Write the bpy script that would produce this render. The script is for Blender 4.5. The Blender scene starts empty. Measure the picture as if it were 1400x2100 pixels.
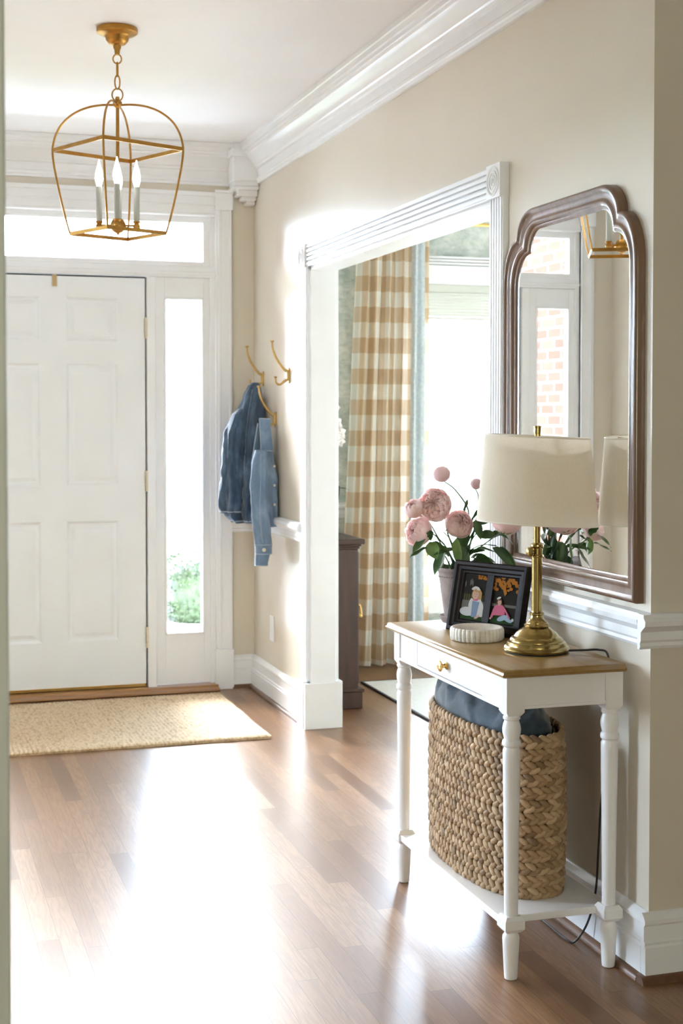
import bpy, math, random
from math import sin, cos, pi, radians as rad, sqrt
from mathutils import Vector, Matrix, noise as mn

# ------------------------------------------------------------------ camera, world, light, exposure
sc = bpy.context.scene
col = sc.collection
random.seed(7)
cam_d = bpy.data.cameras.new('camera'); cam = bpy.data.objects.new('camera', cam_d); col.objects.link(cam)
cam.location = (0, 0, 1.36)
cam.rotation_euler = (rad(90 - 1.75), 0, rad(-17.5))
cam_d.sensor_fit = 'VERTICAL'; cam_d.sensor_height = 36; cam_d.sensor_width = 24
cam_d.lens = 2917 / 2100 * 36
cam_d.shift_y = -(1050 - (855 + 2917 * math.tan(rad(1.75)))) / 2100
cam_d.clip_start = 0.05
cam_d.dof.use_dof = True; cam_d.dof.focus_distance = 3.6; cam_d.dof.aperture_fstop = 7.5
sc.camera = cam
sc.view_settings.view_transform = 'Standard'; sc.view_settings.look = 'None'
sc.view_settings.exposure = 2.82; sc.view_settings.gamma = 1
sc.view_settings.use_curve_mapping = False
try:
    sc.cycles.use_denoising = True; sc.cycles.denoiser = 'OPENIMAGEDENOISE'
    sc.cycles.max_bounces = 10; sc.cycles.diffuse_bounces = 6; sc.cycles.glossy_bounces = 5
    sc.cycles.transparent_max_bounces = 12; sc.cycles.sample_clamp_indirect = 6
    sc.cycles.caustics_reflective = True; sc.cycles.blur_glossy = 1.0; sc.cycles.caustics_refractive = False
except Exception:
    pass

SKY = 9.0
world = bpy.data.worlds.new('overcast_sky'); sc.world = world; world.use_nodes = True
wn = world.node_tree; bg = wn.nodes['Background']
tc = wn.nodes.new('ShaderNodeTexCoord'); sp = wn.nodes.new('ShaderNodeSeparateXYZ'); cr = wn.nodes.new('ShaderNodeValToRGB')
wn.links.new(tc.outputs['Generated'], sp.inputs[0]); wn.links.new(sp.outputs['Z'], cr.inputs[0])
cr.color_ramp.elements[0].position = 0.0; cr.color_ramp.elements[0].color = (0.68, 0.84, 1.02, 1)
cr.color_ramp.elements[1].position = 0.7; cr.color_ramp.elements[1].color = (0.66, 0.82, 1.0, 1)
wn.links.new(cr.outputs[0], bg.inputs[0]); bg.inputs[1].default_value = SKY

def area_light(name, loc, direction, sx, sy, power=0, color=(1, 1, 1), portal=False):
    d = bpy.data.lights.new(name, 'AREA'); d.shape = 'RECTANGLE'; d.size = sx; d.size_y = sy
    d.energy = power; d.color = color
    o = bpy.data.objects.new(name, d); col.objects.link(o); o.location = loc
    o.rotation_euler = Vector(direction).to_track_quat('-Z', 'Y').to_euler()
    if portal: d.cycles.is_portal = True
    return o
area_light('portal_sidelight', (1.375, 7.04, 1.13), (0, -1, 0), 0.24, 1.72, portal=True)
area_light('portal_sidelight', (0.07, 7.04, 1.13), (0, -1, 0), 0.24, 1.72, portal=True)
area_light('portal_transom', (0.72, 7.04, 2.23), (0, -1, 0), 1.52, 0.22, portal=True)
area_light('portal_dining_window', (3.62, 7.56, 1.18), (0, -1, 0), 1.8, 1.75, portal=True)
area_light('portal_study_window', (-4.05, 6.05, 1.35), (1, 0, 0), 1.3, 1.9, portal=True)
area_light('portal_study_window', (-2.4, 7.0, 1.35), (0, -1, 0), 2.4, 1.9, portal=True)
area_light('portal_added_window', (-0.2, -3.35, 1.6), (0, 1, 0), 1.3, 1.1, portal=True)  # serves the unseen window added behind the camera for fill

# sun through thin cloud, from beyond the front door
sun_d = bpy.data.lights.new('hazy_sun', 'SUN'); sun_d.energy = 7.0; sun_d.angle = rad(38); sun_d.color = (1.0, 0.97, 0.93)
sun = bpy.data.objects.new('hazy_sun', sun_d); col.objects.link(sun); sun.location = (3, 14, 8)
sun.rotation_euler = Vector((0.19, -1.0, -0.48)).to_track_quat('-Z', 'Y').to_euler()

# ------------------------------------------------------------------ mesh builder
class MB:
    def __init__(s):
        s.v = []; s.f = []; s.m = []; s.t = []; s.tone = 0.5; s.uv = {}
    def add(s, vs, fs, mi=0, M=None):
        b = len(s.v)
        for p in vs:
            p = Vector(p)
            s.v.append(M @ p if M is not None else p)
            s.t.append(s.tone)
        for f in fs:
            s.f.append([b + i for i in f]); s.m.append(mi)
        return b
    def box(s, x0, x1, y0, y1, z0, z1, mi=0, M=None):
        vs = [(x, y, z) for z in (z0, z1) for y in (y0, y1) for x in (x0, x1)]
        s.add(vs, [(0, 2, 3, 1), (4, 5, 7, 6), (0, 1, 5, 4), (2, 6, 7, 3), (0, 4, 6, 2), (1, 3, 7, 5)], mi, M)
    def lathe(s, prof, c=(0, 0, 0), n=32, sx=1, sy=1, mi=0, M=None, cap=True):
        vs = []; fs = []
        for r, z in prof:
            for k in range(n):
                a = 2 * pi * k / n; vs.append((c[0] + r * sx * cos(a), c[1] + r * sy * sin(a), c[2] + z))
        for i in range(len(prof) - 1):
            for k in range(n):
                k2 = (k + 1) % n
                fs.append((i * n + k, i * n + k2, (i + 1) * n + k2, (i + 1) * n + k))
        if cap:
            if prof[0][0] > 1e-6: fs.append(tuple(range(n))[::-1])
            if prof[-1][0] > 1e-6: fs.append(tuple((len(prof) - 1) * n + k for k in range(n)))
        s.add(vs, fs, mi, M)
    def tube(s, pts, r, n=8, mi=0, closed=False, flat=None, M=None):
        pts = [Vector(p) for p in pts]; N = len(pts)
        rs = r if isinstance(r, (list, tuple)) else [r] * N
        vs = []; fs = []; up = None
        for i, p in enumerate(pts):
            a = pts[(i - 1) % N] if (closed or i > 0) else p
            b = pts[(i + 1) % N] if (closed or i < N - 1) else p
            t = (b - a).normalized()
            if up is None:
                up = Vector((0, 0, 1)) if abs(t.z) < 0.9 else Vector((1, 0, 0))
                if flat is not None: up = Vector(flat)
            u = (up - t * up.dot(t)).normalized(); w = t.cross(u); up = u
            for k in range(n):
                an = 2 * pi * k / n
                vs.append(p + (u * cos(an) + w * sin(an)) * rs[i])
        for i in range(N if closed else N - 1):
            j = (i + 1) % N
            for k in range(n):
                k2 = (k + 1) % n
                fs.append((i * n + k, i * n + k2, j * n + k2, j * n + k))
        if not closed:
            fs.append(tuple(range(n))[::-1]); fs.append(tuple((N - 1) * n + k for k in range(n)))
        s.add(vs, fs, mi, M)
    def ell(s, c, r, n=12, m=8, mi=0, M=None):
        R = Matrix.Translation(Vector(c)) @ (M if M is not None else Matrix.Identity(4))
        prof = [(max(1e-7, sin(pi * i / m)), -cos(pi * i / m)) for i in range(m + 1)]
        vs = []; fs = []
        for q, z in prof:
            for k in range(n):
                a = 2 * pi * k / n; vs.append((q * r[0] * cos(a), q * r[1] * sin(a), z * r[2]))
        for i in range(m):
            for k in range(n):
                k2 = (k + 1) % n
                fs.append((i * n + k, i * n + k2, (i + 1) * n + k2, (i + 1) * n + k))
        s.add(vs, fs, mi, R)
    def prism(s, poly, axis, a0, a1, mi=0):
        # poly: 2D points; axis 'x': poly=(y,z); 'y': poly=(x,z); 'z': poly=(x,y)
        def P(q, a):
            return {'x': (a, q[0], q[1]), 'y': (q[0], a, q[1]), 'z': (q[0], q[1], a)}[axis]
        n = len(poly)
        vs = [P(q, a0) for q in poly] + [P(q, a1) for q in poly]
        fs = [tuple(range(n))[::-1], tuple(range(n, 2 * n))] + [(i, (i + 1) % n, n + (i + 1) % n, n + i) for i in range(n)]
        s.add(vs, fs, mi)
    def run(s, prof, p0, p1, nrm, mi=0):
        # profile (d, z) extruded along the straight line p0-p1 on a wall whose outward normal is nrm
        n = len(prof); nv = Vector((nrm[0], nrm[1], 0))
        vs = [Vector((p[0], p[1], 0)) + nv * d + Vector((0, 0, z)) for p in (p0, p1) for d, z in prof]
        fs = [tuple(range(n))[::-1], tuple(range(n, 2 * n))] + [(i, (i + 1) % n, n + (i + 1) % n, n + i) for i in range(n)]
        s.add(vs, fs, mi)
    def grid(s, fn, nu, nv, mi=0, uvs=None, closed_u=False):
        vs = [fn(i / (nu if closed_u else nu - 1), j / (nv - 1)) for j in range(nv) for i in range(nu)]
        fs = []
        for j in range(nv - 1):
            for i in range(nu if closed_u else nu - 1):
                i2 = (i + 1) % nu
                fs.append((j * nu + i, j * nu + i2, (j + 1) * nu + i2, (j + 1) * nu + i))
        b = s.add(vs, fs, mi)
        if uvs:
            for j in range(nv):
                for i in range(nu): s.uv[b + j * nu + i] = uvs(i / (nu - 1), j / (nv - 1))
    def build(s, name, mats, parent=None, smooth=True, angle=38, bevel=0, subd=0, solid=0, origin=None):
        me = bpy.data.meshes.new(name)
        if parent is not None: off = wloc(parent)
        elif origin is not None: off = Vector(origin)
        else:
            xs = [v.x for v in s.v]; ys = [v.y for v in s.v]; zs = [v.z for v in s.v]
            off = Vector(((min(xs) + max(xs)) / 2, (min(ys) + max(ys)) / 2, min(zs)))
        me.from_pydata([tuple(v - off) for v in s.v], [], s.f)
        if not isinstance(mats, (list, tuple)): mats = [mats]
        for m in mats: me.materials.append(m)
        me.polygons.foreach_set('material_index', s.m)
        if len(set(s.t)) > 1:
            a = me.color_attributes.new('tone', 'FLOAT_COLOR', 'POINT')
            for i, t in enumerate(s.t): a.data[i].color = (t, t, t, 1)
        if s.uv:
            ul = me.uv_layers.new(name='UVMap')
            for lp in me.loops:
                ul.data[lp.index].uv = s.uv.get(lp.vertex_index, (0, 0))
        me.validate(); me.update()
        import bmesh
        if subd == 0:
            bm = bmesh.new(); bm.from_mesh(me); bmesh.ops.recalc_face_normals(bm, faces=bm.faces); bm.to_mesh(me); bm.free()
        if smooth:
            me.polygons.foreach_set('use_smooth', [True] * len(me.polygons))
            try: me.set_sharp_from_angle(angle=rad(angle))
            except Exception: pass
        o = bpy.data.objects.new(name, me); col.objects.link(o)
        if parent is not None: o.parent = parent
        else: o.location = off
        if solid:
            md = o.modifiers.new('thickness', 'SOLIDIFY'); md.thickness = solid; md.offset = 0
        if bevel:
            md = o.modifiers.new('soft_edge', 'BEVEL'); md.width = bevel; md.segments = 2; md.limit_method = 'ANGLE'; md.angle_limit = rad(40)
        if subd:
            md = o.modifiers.new('smooth', 'SUBSURF'); md.levels = subd; md.render_levels = subd
        return o

def wloc(o):
    v = Vector(o.location)
    while o.parent is not None:
        o = o.parent; v = v + Vector(o.location)
    return v
def empty(name, loc, rz=0):
    o = bpy.data.objects.new(name, None); col.objects.link(o); o.location = loc; o.rotation_euler = (0, 0, rz)
    o.empty_display_size = 0.05
    return o
def tag(o, label=None, cat=None, group=None, kind=None):
    if label: o['label'] = label
    if cat: o['category'] = cat
    if group: o['group'] = group
    if kind: o['kind'] = kind
    return o
def struct(o): o['kind'] = 'structure'; return o
def copy_tree(o, parent=None):
    c = o.copy(); col.objects.link(c); c.parent = parent
    for ch in list(o.children): copy_tree(ch, c)
    return c

# ------------------------------------------------------------------ materials
def mat(name, c, rough=0.5, metal=0.0, spec=None, coat=0, trans=0, emit=None, sheen=0, coat_r=0.1, ior=None):
    m = bpy.data.materials.new(name); m.use_nodes = True
    b = m.node_tree.nodes['Principled BSDF']
    b.inputs['Base Color'].default_value = (*c, 1); b.inputs['Roughness'].default_value = rough
    b.inputs['Metallic'].default_value = metal
    if spec is not None: b.inputs['Specular IOR Level'].default_value = spec
    if coat: b.inputs['Coat Weight'].default_value = coat; b.inputs['Coat Roughness'].default_value = coat_r
    if trans: b.inputs['Transmission Weight'].default_value = trans
    if emit: b.inputs['Emission Color'].default_value = (*emit[0], 1); b.inputs['Emission Strength'].default_value = emit[1]
    if sheen: b.inputs['Sheen Weight'].default_value = sheen
    if ior: b.inputs['IOR'].default_value = ior
    return m
class NT:
    def __init__(s, m): s.t = m.node_tree; s.b = s.t.nodes['Principled BSDF']
    def n(s, typ, **k):
        x = s.t.nodes.new(typ)
        for a, v in k.items(): setattr(x, a, v)
        return x
    def l(s, a, b): s.t.links.new(a, b)
    def coord(s, scale=(1, 1, 1), rot=(0, 0, 0), kind='Object'):
        t = s.n('ShaderNodeTexCoord'); mp = s.n('ShaderNodeMapping')
        mp.inputs['Scale'].default_value = scale; mp.inputs['Rotation'].default_value = rot
        s.l(t.outputs[kind], mp.inputs[0]); return mp.outputs[0]
    def noise(s, vec, scale, detail=4, rough=0.5):
        x = s.n('ShaderNodeTexNoise'); x.inputs['Scale'].default_value = scale; x.inputs['Detail'].default_value = detail
        x.inputs['Roughness'].default_value = rough
        s.l(vec, x.inputs['Vector']); return x.outputs['Fac']
    def ramp(s, fac, stops):
        r = s.n('ShaderNodeValToRGB'); e = r.color_ramp.elements
        while len(e) < len(stops): e.new(0.5)
        for i, (p, c) in enumerate(stops): e[i].position = p; e[i].color = (*c, 1)
        s.l(fac, r.inputs[0]); return r.outputs[0]
    def math(s, op, a, b=None):
        x = s.n('ShaderNodeMath', operation=op)
        for i, v in enumerate((a, b)):
            if v is None: continue
            if isinstance(v, (int, float)): x.inputs[i].default_value = v
            else: s.l(v, x.inputs[i])
        return x.outputs[0]
    def mix(s, fac, a, b, mode='MIX'):
        x = s.n('ShaderNodeMix', data_type='RGBA', blend_type=mode)
        for i, v in ((0, fac), (6, a), (7, b)):
            if isinstance(v, (int, float)): x.inputs[i].default_value = v
            elif isinstance(v, tuple): x.inputs[i].default_value = (*v, 1)
            else: s.l(v, x.inputs[i])
        return x.outputs[2]
    def base(s, c): s.l(c, s.b.inputs['Base Color'])
    def bump(s, h, strength=0.3, dist=0.01):
        x = s.n('ShaderNodeBump'); x.inputs['Strength'].default_value = strength; x.inputs['Distance'].default_value = dist
        s.l(h, x.inputs['Height']); s.l(x.outputs[0], s.b.inputs['Normal'])

def noisy(name, c1, c2, scale, rough=0.5, bump=0, metal=0, stretch=(1, 1, 1), detail=4, dist=0.004, **k):
    m = mat(name, c1, rough, metal, **k); t = NT(m); v = t.coord(stretch); f = t.noise(v, scale, detail)
    t.base(t.ramp(f, [(0.32, c1), (0.68, c2)]))
    if bump: t.bump(f, bump, dist)
    return m

trim_w = noisy('white_trim_paint', (0.79, 0.81, 0.835), (0.82, 0.84, 0.865), 6, rough=0.33)
wall_m = noisy('warm_greige_wall_paint', (0.66, 0.61, 0.52), (0.68, 0.63, 0.54), 3, rough=0.27, bump=0.0)
_t = NT(wall_m); _t.bump(_t.noise(_t.coord(), 220, 3), 0.03, 0.001)
ceil_m = noisy('ceiling_white_paint', (0.83, 0.83, 0.83), (0.85, 0.85, 0.85), 4, rough=0.7)
door_m = noisy('door_white_paint', (0.77, 0.80, 0.835), (0.79, 0.82, 0.855), 5, rough=0.4)
gap_m = mat('dark_door_gap', (0.03, 0.03, 0.035), 0.9)
furn_w = noisy('white_furniture_paint', (0.78, 0.78, 0.79), (0.81, 0.81, 0.815), 8, rough=0.32)

def wood_floor():
    m = mat('oak_strip_floor', (0.35, 0.18, 0.08), 0.3); t = NT(m)
    tcn = t.n('ShaderNodeTexCoord'); s = t.n('ShaderNodeSeparateXYZ'); t.l(tcn.outputs['Object'], s.inputs[0])
    X, Y = s.outputs['X'], s.outputs['Y']
    row = t.math('FLOOR', t.math('DIVIDE', X, 0.0572))
    wr = t.n('ShaderNodeTexWhiteNoise', noise_dimensions='1D'); t.l(row, wr.inputs['W'])
    sh = t.math('MULTIPLY', wr.outputs['Value'], 7.0)
    yy = t.math('ADD', t.math('DIVIDE', Y, 0.82), sh)
    idx = t.math('FLOOR', yy)
    cv = t.n('ShaderNodeCombineXYZ'); t.l(row, cv.inputs[0]); t.l(idx, cv.inputs[1])
    wp = t.n('ShaderNodeTexWhiteNoise', noise_dimensions='3D'); t.l(cv.outputs[0], wp.inputs['Vector'])
    rnd = wp.outputs['Value']
    # grain, shifted per board
    cg = t.n('ShaderNodeCombineXYZ')
    t.l(t.math('ADD', t.math('MULTIPLY', X, 26.0), t.math('MULTIPLY', rnd, 60.0)), cg.inputs[0])
    t.l(t.math('ADD', t.math('MULTIPLY', Y, 2.2), t.math('MULTIPLY', rnd, 31.0)), cg.inputs[1])
    g1 = t.noise(cg.outputs[0], 1.2, 3, 0.5)
    w = t.n('ShaderNodeMath', operation='SINE'); t.l(t.math('MULTIPLY', g1, 46.0), w.inputs[0])
    grain = t.math('ADD', t.math('MULTIPLY', w.outputs[0], 0.5), 0.5)
    cg2 = t.n('ShaderNodeCombineXYZ')
    t.l(t.math('MULTIPLY', X, 420.0), cg2.inputs[0]); t.l(t.math('ADD', t.math('MULTIPLY', Y, 9.0), t.math('MULTIPLY', rnd, 50.0)), cg2.inputs[1])
    fine = t.noise(cg2.outputs[0], 1.0, 2, 0.6)
    basec = t.ramp(rnd, [(0.0, (0.16, 0.072, 0.030)), (0.25, (0.23, 0.110, 0.046)), (0.65, (0.29, 0.148, 0.064)), (1.0, (0.35, 0.19, 0.09))])
    c1 = t.mix(t.math('MULTIPLY', grain, 0.42), basec, (0.13, 0.062, 0.028))
    c2 = t.mix(t.math('MULTIPLY', fine, 0.6), c1, (0.12, 0.058, 0.026))
    fx = t.math('FRACT', t.math('DIVIDE', X, 0.0572)); fy = t.math('FRACT', yy)
    ex = t.math('LESS_THAN', t.math('MINIMUM', fx, t.math('SUBTRACT', 1.0, fx)), 0.012)
    ey = t.math('LESS_THAN', t.math('MINIMUM', fy, t.math('SUBTRACT', 1.0, fy)), 0.0012)
    e = t.math('MAXIMUM', ex, ey)
    t.base(t.mix(t.math('MULTIPLY', e, 0.7), c2, (0.06, 0.025, 0.01)))
    h = t.math('SUBTRACT', t.math('MULTIPLY', fine, 0.5), t.math('MULTIPLY', e, 1.6))
    t.bump(h, 0.10, 0.0008)
    rr = t.math('ADD', t.math('MULTIPLY', rnd, 0.04), 0.31); t.l(rr, t.b.inputs['Roughness'])
    t.b.inputs['Specular IOR Level'].default_value = 0.5
    t.b.inputs['Coat Weight'].default_value = 0.12; t.b.inputs['Coat Roughness'].default_value = 0.24
    return m
floor_m = wood_floor()

def wood(name, c1, c2, axis='x', rough=0.35, coat=0.3, scale=1.0):
    m = mat(name, c1, rough, coat=coat); t = NT(m)
    st = {'x': (2.5, 28, 28), 'y': (28, 2.5, 28), 'z': (28, 28, 2.5)}[axis]
    v = t.coord(tuple(q * scale for q in st)); f = t.noise(v, 1.6, 5, 0.6)
    t.base(t.ramp(f, [(0.3, c1), (0.7, c2)])); t.bump(f, 0.08, 0.001); return m
top_wood = wood('honey_oak_tabletop', (0.235, 0.135, 0.036), (0.31, 0.19, 0.058), 'y', 0.30, 0.30)
shoe_wood = wood('oak_shoe_moulding', (0.10, 0.045, 0.02), (0.16, 0.075, 0.032), 'y', 0.4)
thr_wood = wood('oak_threshold', (0.26, 0.125, 0.045), (0.38, 0.19, 0.075), 'x', 0.35)
mahog = wood('dark_mahogany', (0.024, 0.008, 0.005), (0.055, 0.019, 0.010), 'z', 0.45, 0.0)
mirror_wood = wood('brown_silvered_frame', (0.105, 0.055, 0.030), (0.19, 0.11, 0.062), 'z', 0.34, 0.35, 0.6)
brass = noisy('antique_brass', (0.29, 0.205, 0.070), (0.38, 0.275, 0.10), 40, rough=0.24, metal=1.0)
gold = noisy('gilded_lantern_gold', (0.40, 0.205, 0.045), (0.50, 0.27, 0.07), 30, rough=0.34, metal=1.0)
hookb = noisy('aged_brass_hooks', (0.42, 0.28, 0.10), (0.52, 0.36, 0.14), 50, rough=0.35, metal=0.9)
shiny_brass = mat('polished_brass', (0.72, 0.50, 0.18), 0.2, 1.0)
pale_metal = mat('pale_brass_hinge', (0.62, 0.57, 0.46), 0.4, 0.7)
black_m = mat('black_rubber', (0.012, 0.012, 0.013), 0.5)
frame_blk = noisy('black_brown_frame', (0.010, 0.007, 0.006), (0.018, 0.012, 0.010), 30, rough=0.4, spec=0.07)

def glass_pane(name='window_glass', tint=(1, 1, 1), refl=0.08):
    m = bpy.data.materials.new(name); m.use_nodes = True; t = m.node_tree
    for n_ in list(t.nodes):
        if n_.type != 'OUTPUT_MATERIAL': t.nodes.remove(n_)
    out = [n_ for n_ in t.nodes if n_.type == 'OUTPUT_MATERIAL'][0]
    tr = t.nodes.new('ShaderNodeBsdfTransparent'); tr.inputs[0].default_value = (*tint, 1)
    gl = t.nodes.new('ShaderNodeBsdfGlossy'); gl.inputs['Roughness'].default_value = 0.02
    fr = t.nodes.new('ShaderNodeFresnel'); fr.inputs[0].default_value = 1.45
    mx = t.nodes.new('ShaderNodeMixShader')
    t.links.new(fr.outputs[0], mx.inputs[0]); t.links.new(tr.outputs[0], mx.inputs[1]); t.links.new(gl.outputs[0], mx.inputs[2])
    t.links.new(mx.outputs[0], out.inputs[0]); return m
pane_m = glass_pane()
mirror_m = mat('mirror_silver', (0.93, 0.94, 0.93), 0.0, 1.0)

linen = mat('cream_linen_shade', (0.80, 0.72, 0.60), 0.85); _t = NT(linen)
_v = _t.coord((1, 1, 1)); _f = _t.noise(_v, 380, 2); _t.base(_t.ramp(_f, [(0.3, (0.74, 0.66, 0.54)), (0.7, (0.82, 0.75, 0.63))])); _t.bump(_f, 0.15, 0.001)
def translucent(m, f, c):
    t = NT(m); tl = t.n('ShaderNodeBsdfTranslucent'); tl.inputs[0].default_value = (*c, 1); mx = t.n('ShaderNodeMixShader'); mx.inputs[0].default_value = f
    out = [n_ for n_ in t.t.nodes if n_.type == 'OUTPUT_MATERIAL'][0]
    t.l(t.b.outputs[0], mx.inputs[1]); t.l(tl.outputs[0], mx.inputs[2]); t.l(mx.outputs[0], out.inputs[0])
translucent(linen, 0.34, (0.85, 0.78, 0.66))
jute = mat('jute_yarn', (0.55, 0.40, 0.22), 0.9, sheen=0.2); _t = NT(jute)
_v = _t.coord(); _w = _t.n('ShaderNodeTexVoronoi'); _w.inputs['Scale'].default_value = 1.0
_mp = _t.coord((85, 34, 60)); _t.l(_mp, _w.inputs['Vector']); _f2 = _t.noise(_v, 9, 4)
_c = _t.ramp(_w.outputs['Distance'], [(0.1, (0.66, 0.52, 0.34)), (0.55, (0.56, 0.41, 0.24)), (0.9, (0.34, 0.22, 0.11))])
_t.base(_t.mix(_t.math('MULTIPLY', _f2, 0.45), _c, (0.62, 0.47, 0.29)))
_t.bump(_w.outputs['Distance'], -0.9, 0.006)

seagrass = mat('water_hyacinth', (0.45, 0.29, 0.14), 0.6, sheen=0.1); _t = NT(seagrass)
_a = _t.n('ShaderNodeAttribute'); _a.attribute_name = 'tone'
_v = _t.coord((1, 1, 1)); _f = _t.noise(_v, 130, 3, 0.6)
_c = _t.ramp(_a.outputs['Fac'], [(0.0, (0.15, 0.085, 0.038)), (0.45, (0.34, 0.21, 0.10)), (1.0, (0.55, 0.39, 0.23))])
_t.base(_t.mix(_t.math('MULTIPLY', _f, 0.5), _c, (0.30, 0.18, 0.085))); _t.bump(_f, 0.4, 0.002)
basket_in = noisy('basket_inner_dark', (0.06, 0.035, 0.02), (0.10, 0.06, 0.03), 40, rough=0.9)
navy = mat('washed_navy_linen', (0.05, 0.085, 0.12), 0.85, sheen=0.35); _t = NT(navy)
_f = _t.noise(_t.coord(), 16, 5, 0.65); _t.base(_t.ramp(_f, [(0.3, (0.020, 0.034, 0.050)), (0.72, (0.065, 0.098, 0.130))]))
_t.bump(_t.noise(_t.coord(), 420, 2), 0.2, 0.001)
def stripes(name, c1, c2, freq, axis=0):
    m = mat(name, c1, 0.85); t = NT(m); s = t.n('ShaderNodeSeparateXYZ'); t.l(t.coord(), s.inputs[0])
    f = t.math('GREATER_THAN', t.math('FRACT', t.math('MULTIPLY', s.outputs[axis], freq)), 0.5); t.base(t.mix(f, c1, c2)); return m
lining_m = stripes('striped_rim_lining', (0.75, 0.73, 0.70), (0.03, 0.03, 0.035), 55, 1)

def denim(name, dark, mid, light):
    m = mat(name, mid, 0.85, sheen=0.25); t = NT(m)
    f = t.noise(t.coord((1, 1, 0.55)), 14, 5, 0.6)
    c = t.ramp(f, [(0.3, dark), (0.5, mid), (0.72, light)])
    f2 = t.noise(t.coord((1, 1, 0.25)), 500, 2); t.base(t.mix(t.math('MULTIPLY', f2, 0.28), c, light)); t.bump(f2, 0.25, 0.001); return m
denim_dark = denim('dark_denim', (0.015, 0.035, 0.075), (0.035, 0.07, 0.13), (0.11, 0.18, 0.28))
denim_mid = denim('faded_denim', (0.075, 0.13, 0.22), (0.13, 0.21, 0.33), (0.25, 0.36, 0.50))
denim_edge = mat('denim_frayed_edge', (0.34, 0.42, 0.53), 0.9)

def check_fabric():
    m = mat('tan_buffalo_check_cotton', (0.8, 0.75, 0.68), 0.9); t = NT(m)
    tcn = t.n('ShaderNodeTexCoord'); s = t.n('ShaderNodeSeparateXYZ'); t.l(tcn.outputs['UV'], s.inputs[0])
    a = t.math('GREATER_THAN', t.math('FRACT', t.math('DIVIDE', s.outputs['X'], 0.165)), 0.5)
    b = t.math('GREATER_THAN', t.math('FRACT', t.math('DIVIDE', s.outputs['Y'], 0.1665)), 0.5)
    sm = t.math('MULTIPLY', t.math('ADD', a, b), 0.5)
    c = t.ramp(sm, [(0.0, (0.88, 0.86, 0.81)), (0.25, (0.88, 0.86, 0.81)), (0.26, (0.75, 0.63, 0.49)), (0.75, (0.75, 0.63, 0.49)), (0.76, (0.60, 0.43, 0.27)), (1.0, (0.60, 0.43, 0.27))])
    c = t.mix(t.math('MULTIPLY', a, 0.0), c, c)
    t.base(c); t.b.inputs['Transmission Weight'].default_value = 0
    # thin cloth lets some daylight through
    tl = t.n('ShaderNodeBsdfTranslucent'); t.l(c, tl.inputs[0]); mx = t.n('ShaderNodeMixShader'); mx.inputs[0].default_value = 0.48
    out = [n_ for n_ in t.t.nodes if n_.type == 'OUTPUT_MATERIAL'][0]
    t.l(t.b.outputs[0], mx.inputs[1]); t.l(tl.outputs[0], mx.inputs[2]); t.l(mx.outputs[0], out.inputs[0]); return m
check_m = check_fabric()
bluetrim_m = noisy('blue_grey_tape_trim', (0.48, 0.54, 0.58), (0.60, 0.65, 0.67), 60, rough=0.9, detail=2)
paper_m = mat('grey_green_toile_wallpaper', (0.5, 0.55, 0.52), 0.8); _t = NT(paper_m)
_f = _t.noise(_t.coord((1, 1, 1.3)), 7, 6, 0.7); _g = _t.noise(_t.coord((1, 1, 2)), 24, 5, 0.7)
_t.base(_t.ramp(_t.math('ADD', _t.math('MULTIPLY', _f, 0.6), _t.math('MULTIPLY', _g, 0.4)), [(0.40, (0.40, 0.47, 0.45)), (0.50, (0.55, 0.60, 0.575)), (0.60, (0.70, 0.72, 0.69))]))
cream_rug = noisy('cream_wool_rug', (0.62, 0.60, 0.55), (0.68, 0.66, 0.60), 60, rough=0.95, bump=0.4)
rug_edge = mat('dark_rug_border', (0.05, 0.045, 0.045), 0.9)
marble = mat('white_veined_marble', (0.72, 0.69, 0.63), 0.35); _t = NT(marble)
_f = _t.noise(_t.coord((1, 1, 1)), 22, 8, 0.7); _t.base(_t.ramp(_f, [(0.36, (0.56, 0.53, 0.47)), (0.5, (0.72, 0.68, 0.61)), (0.64, (0.76, 0.73, 0.67))]))
clay = noisy('whitewashed_clay', (0.25, 0.21, 0.20), (0.35, 0.30, 0.29), 30, rough=0.9)
moss = noisy('moss', (0.03, 0.05, 0.02), (0.10, 0.14, 0.06), 80, rough=0.95, bump=0.6)
petal_m = mat('pale_pink_petal', (0.80, 0.40, 0.38), 0.6, sheen=0.2); _t = NT(petal_m)
_a = _t.n('ShaderNodeAttribute'); _a.attribute_name = 'tone'
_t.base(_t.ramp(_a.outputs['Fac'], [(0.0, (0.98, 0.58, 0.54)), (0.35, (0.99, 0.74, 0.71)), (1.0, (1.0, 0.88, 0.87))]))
bud_m = noisy('blush_bud_petal', (0.92, 0.76, 0.77), (0.97, 0.86, 0.86), 30, rough=0.6)
translucent(petal_m, 0.42, (1.0, 0.76, 0.74)); translucent(bud_m, 0.62, (1.0, 0.86, 0.86))
leaf_m = noisy('peony_leaf', (0.028, 0.070, 0.024), (0.065, 0.135, 0.040), 25, rough=0.45)
leaf_lt = noisy('young_peony_leaf', (0.10, 0.20, 0.05), (0.17, 0.30, 0.08), 25, rough=0.45)
stem_m = noisy('dark_green_stem', (0.035, 0.06, 0.03), (0.07, 0.11, 0.05), 40, rough=0.6)
sleeve_m = mat('candle_sleeve_ivory', (0.42, 0.44, 0.41), 0.5)
bulb_m = mat('frosted_candle_bulb', (0.95, 0.95, 0.95), 0.3, emit=((1.0, 0.97, 0.92), 2.2))
orchid_m = mat('white_orchid_petal', (0.86, 0.82, 0.82), 0.6)
vase_m = glass_pane('clear_vase_glass', (0.86, 0.92, 0.90))
blind_m = mat('white_blind_slats', (0.66, 0.67, 0.62), 0.5)
concrete = noisy('pale_porch_concrete', (0.55, 0.56, 0.58), (0.62, 0.63, 0.64), 5, rough=0.85)
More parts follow.
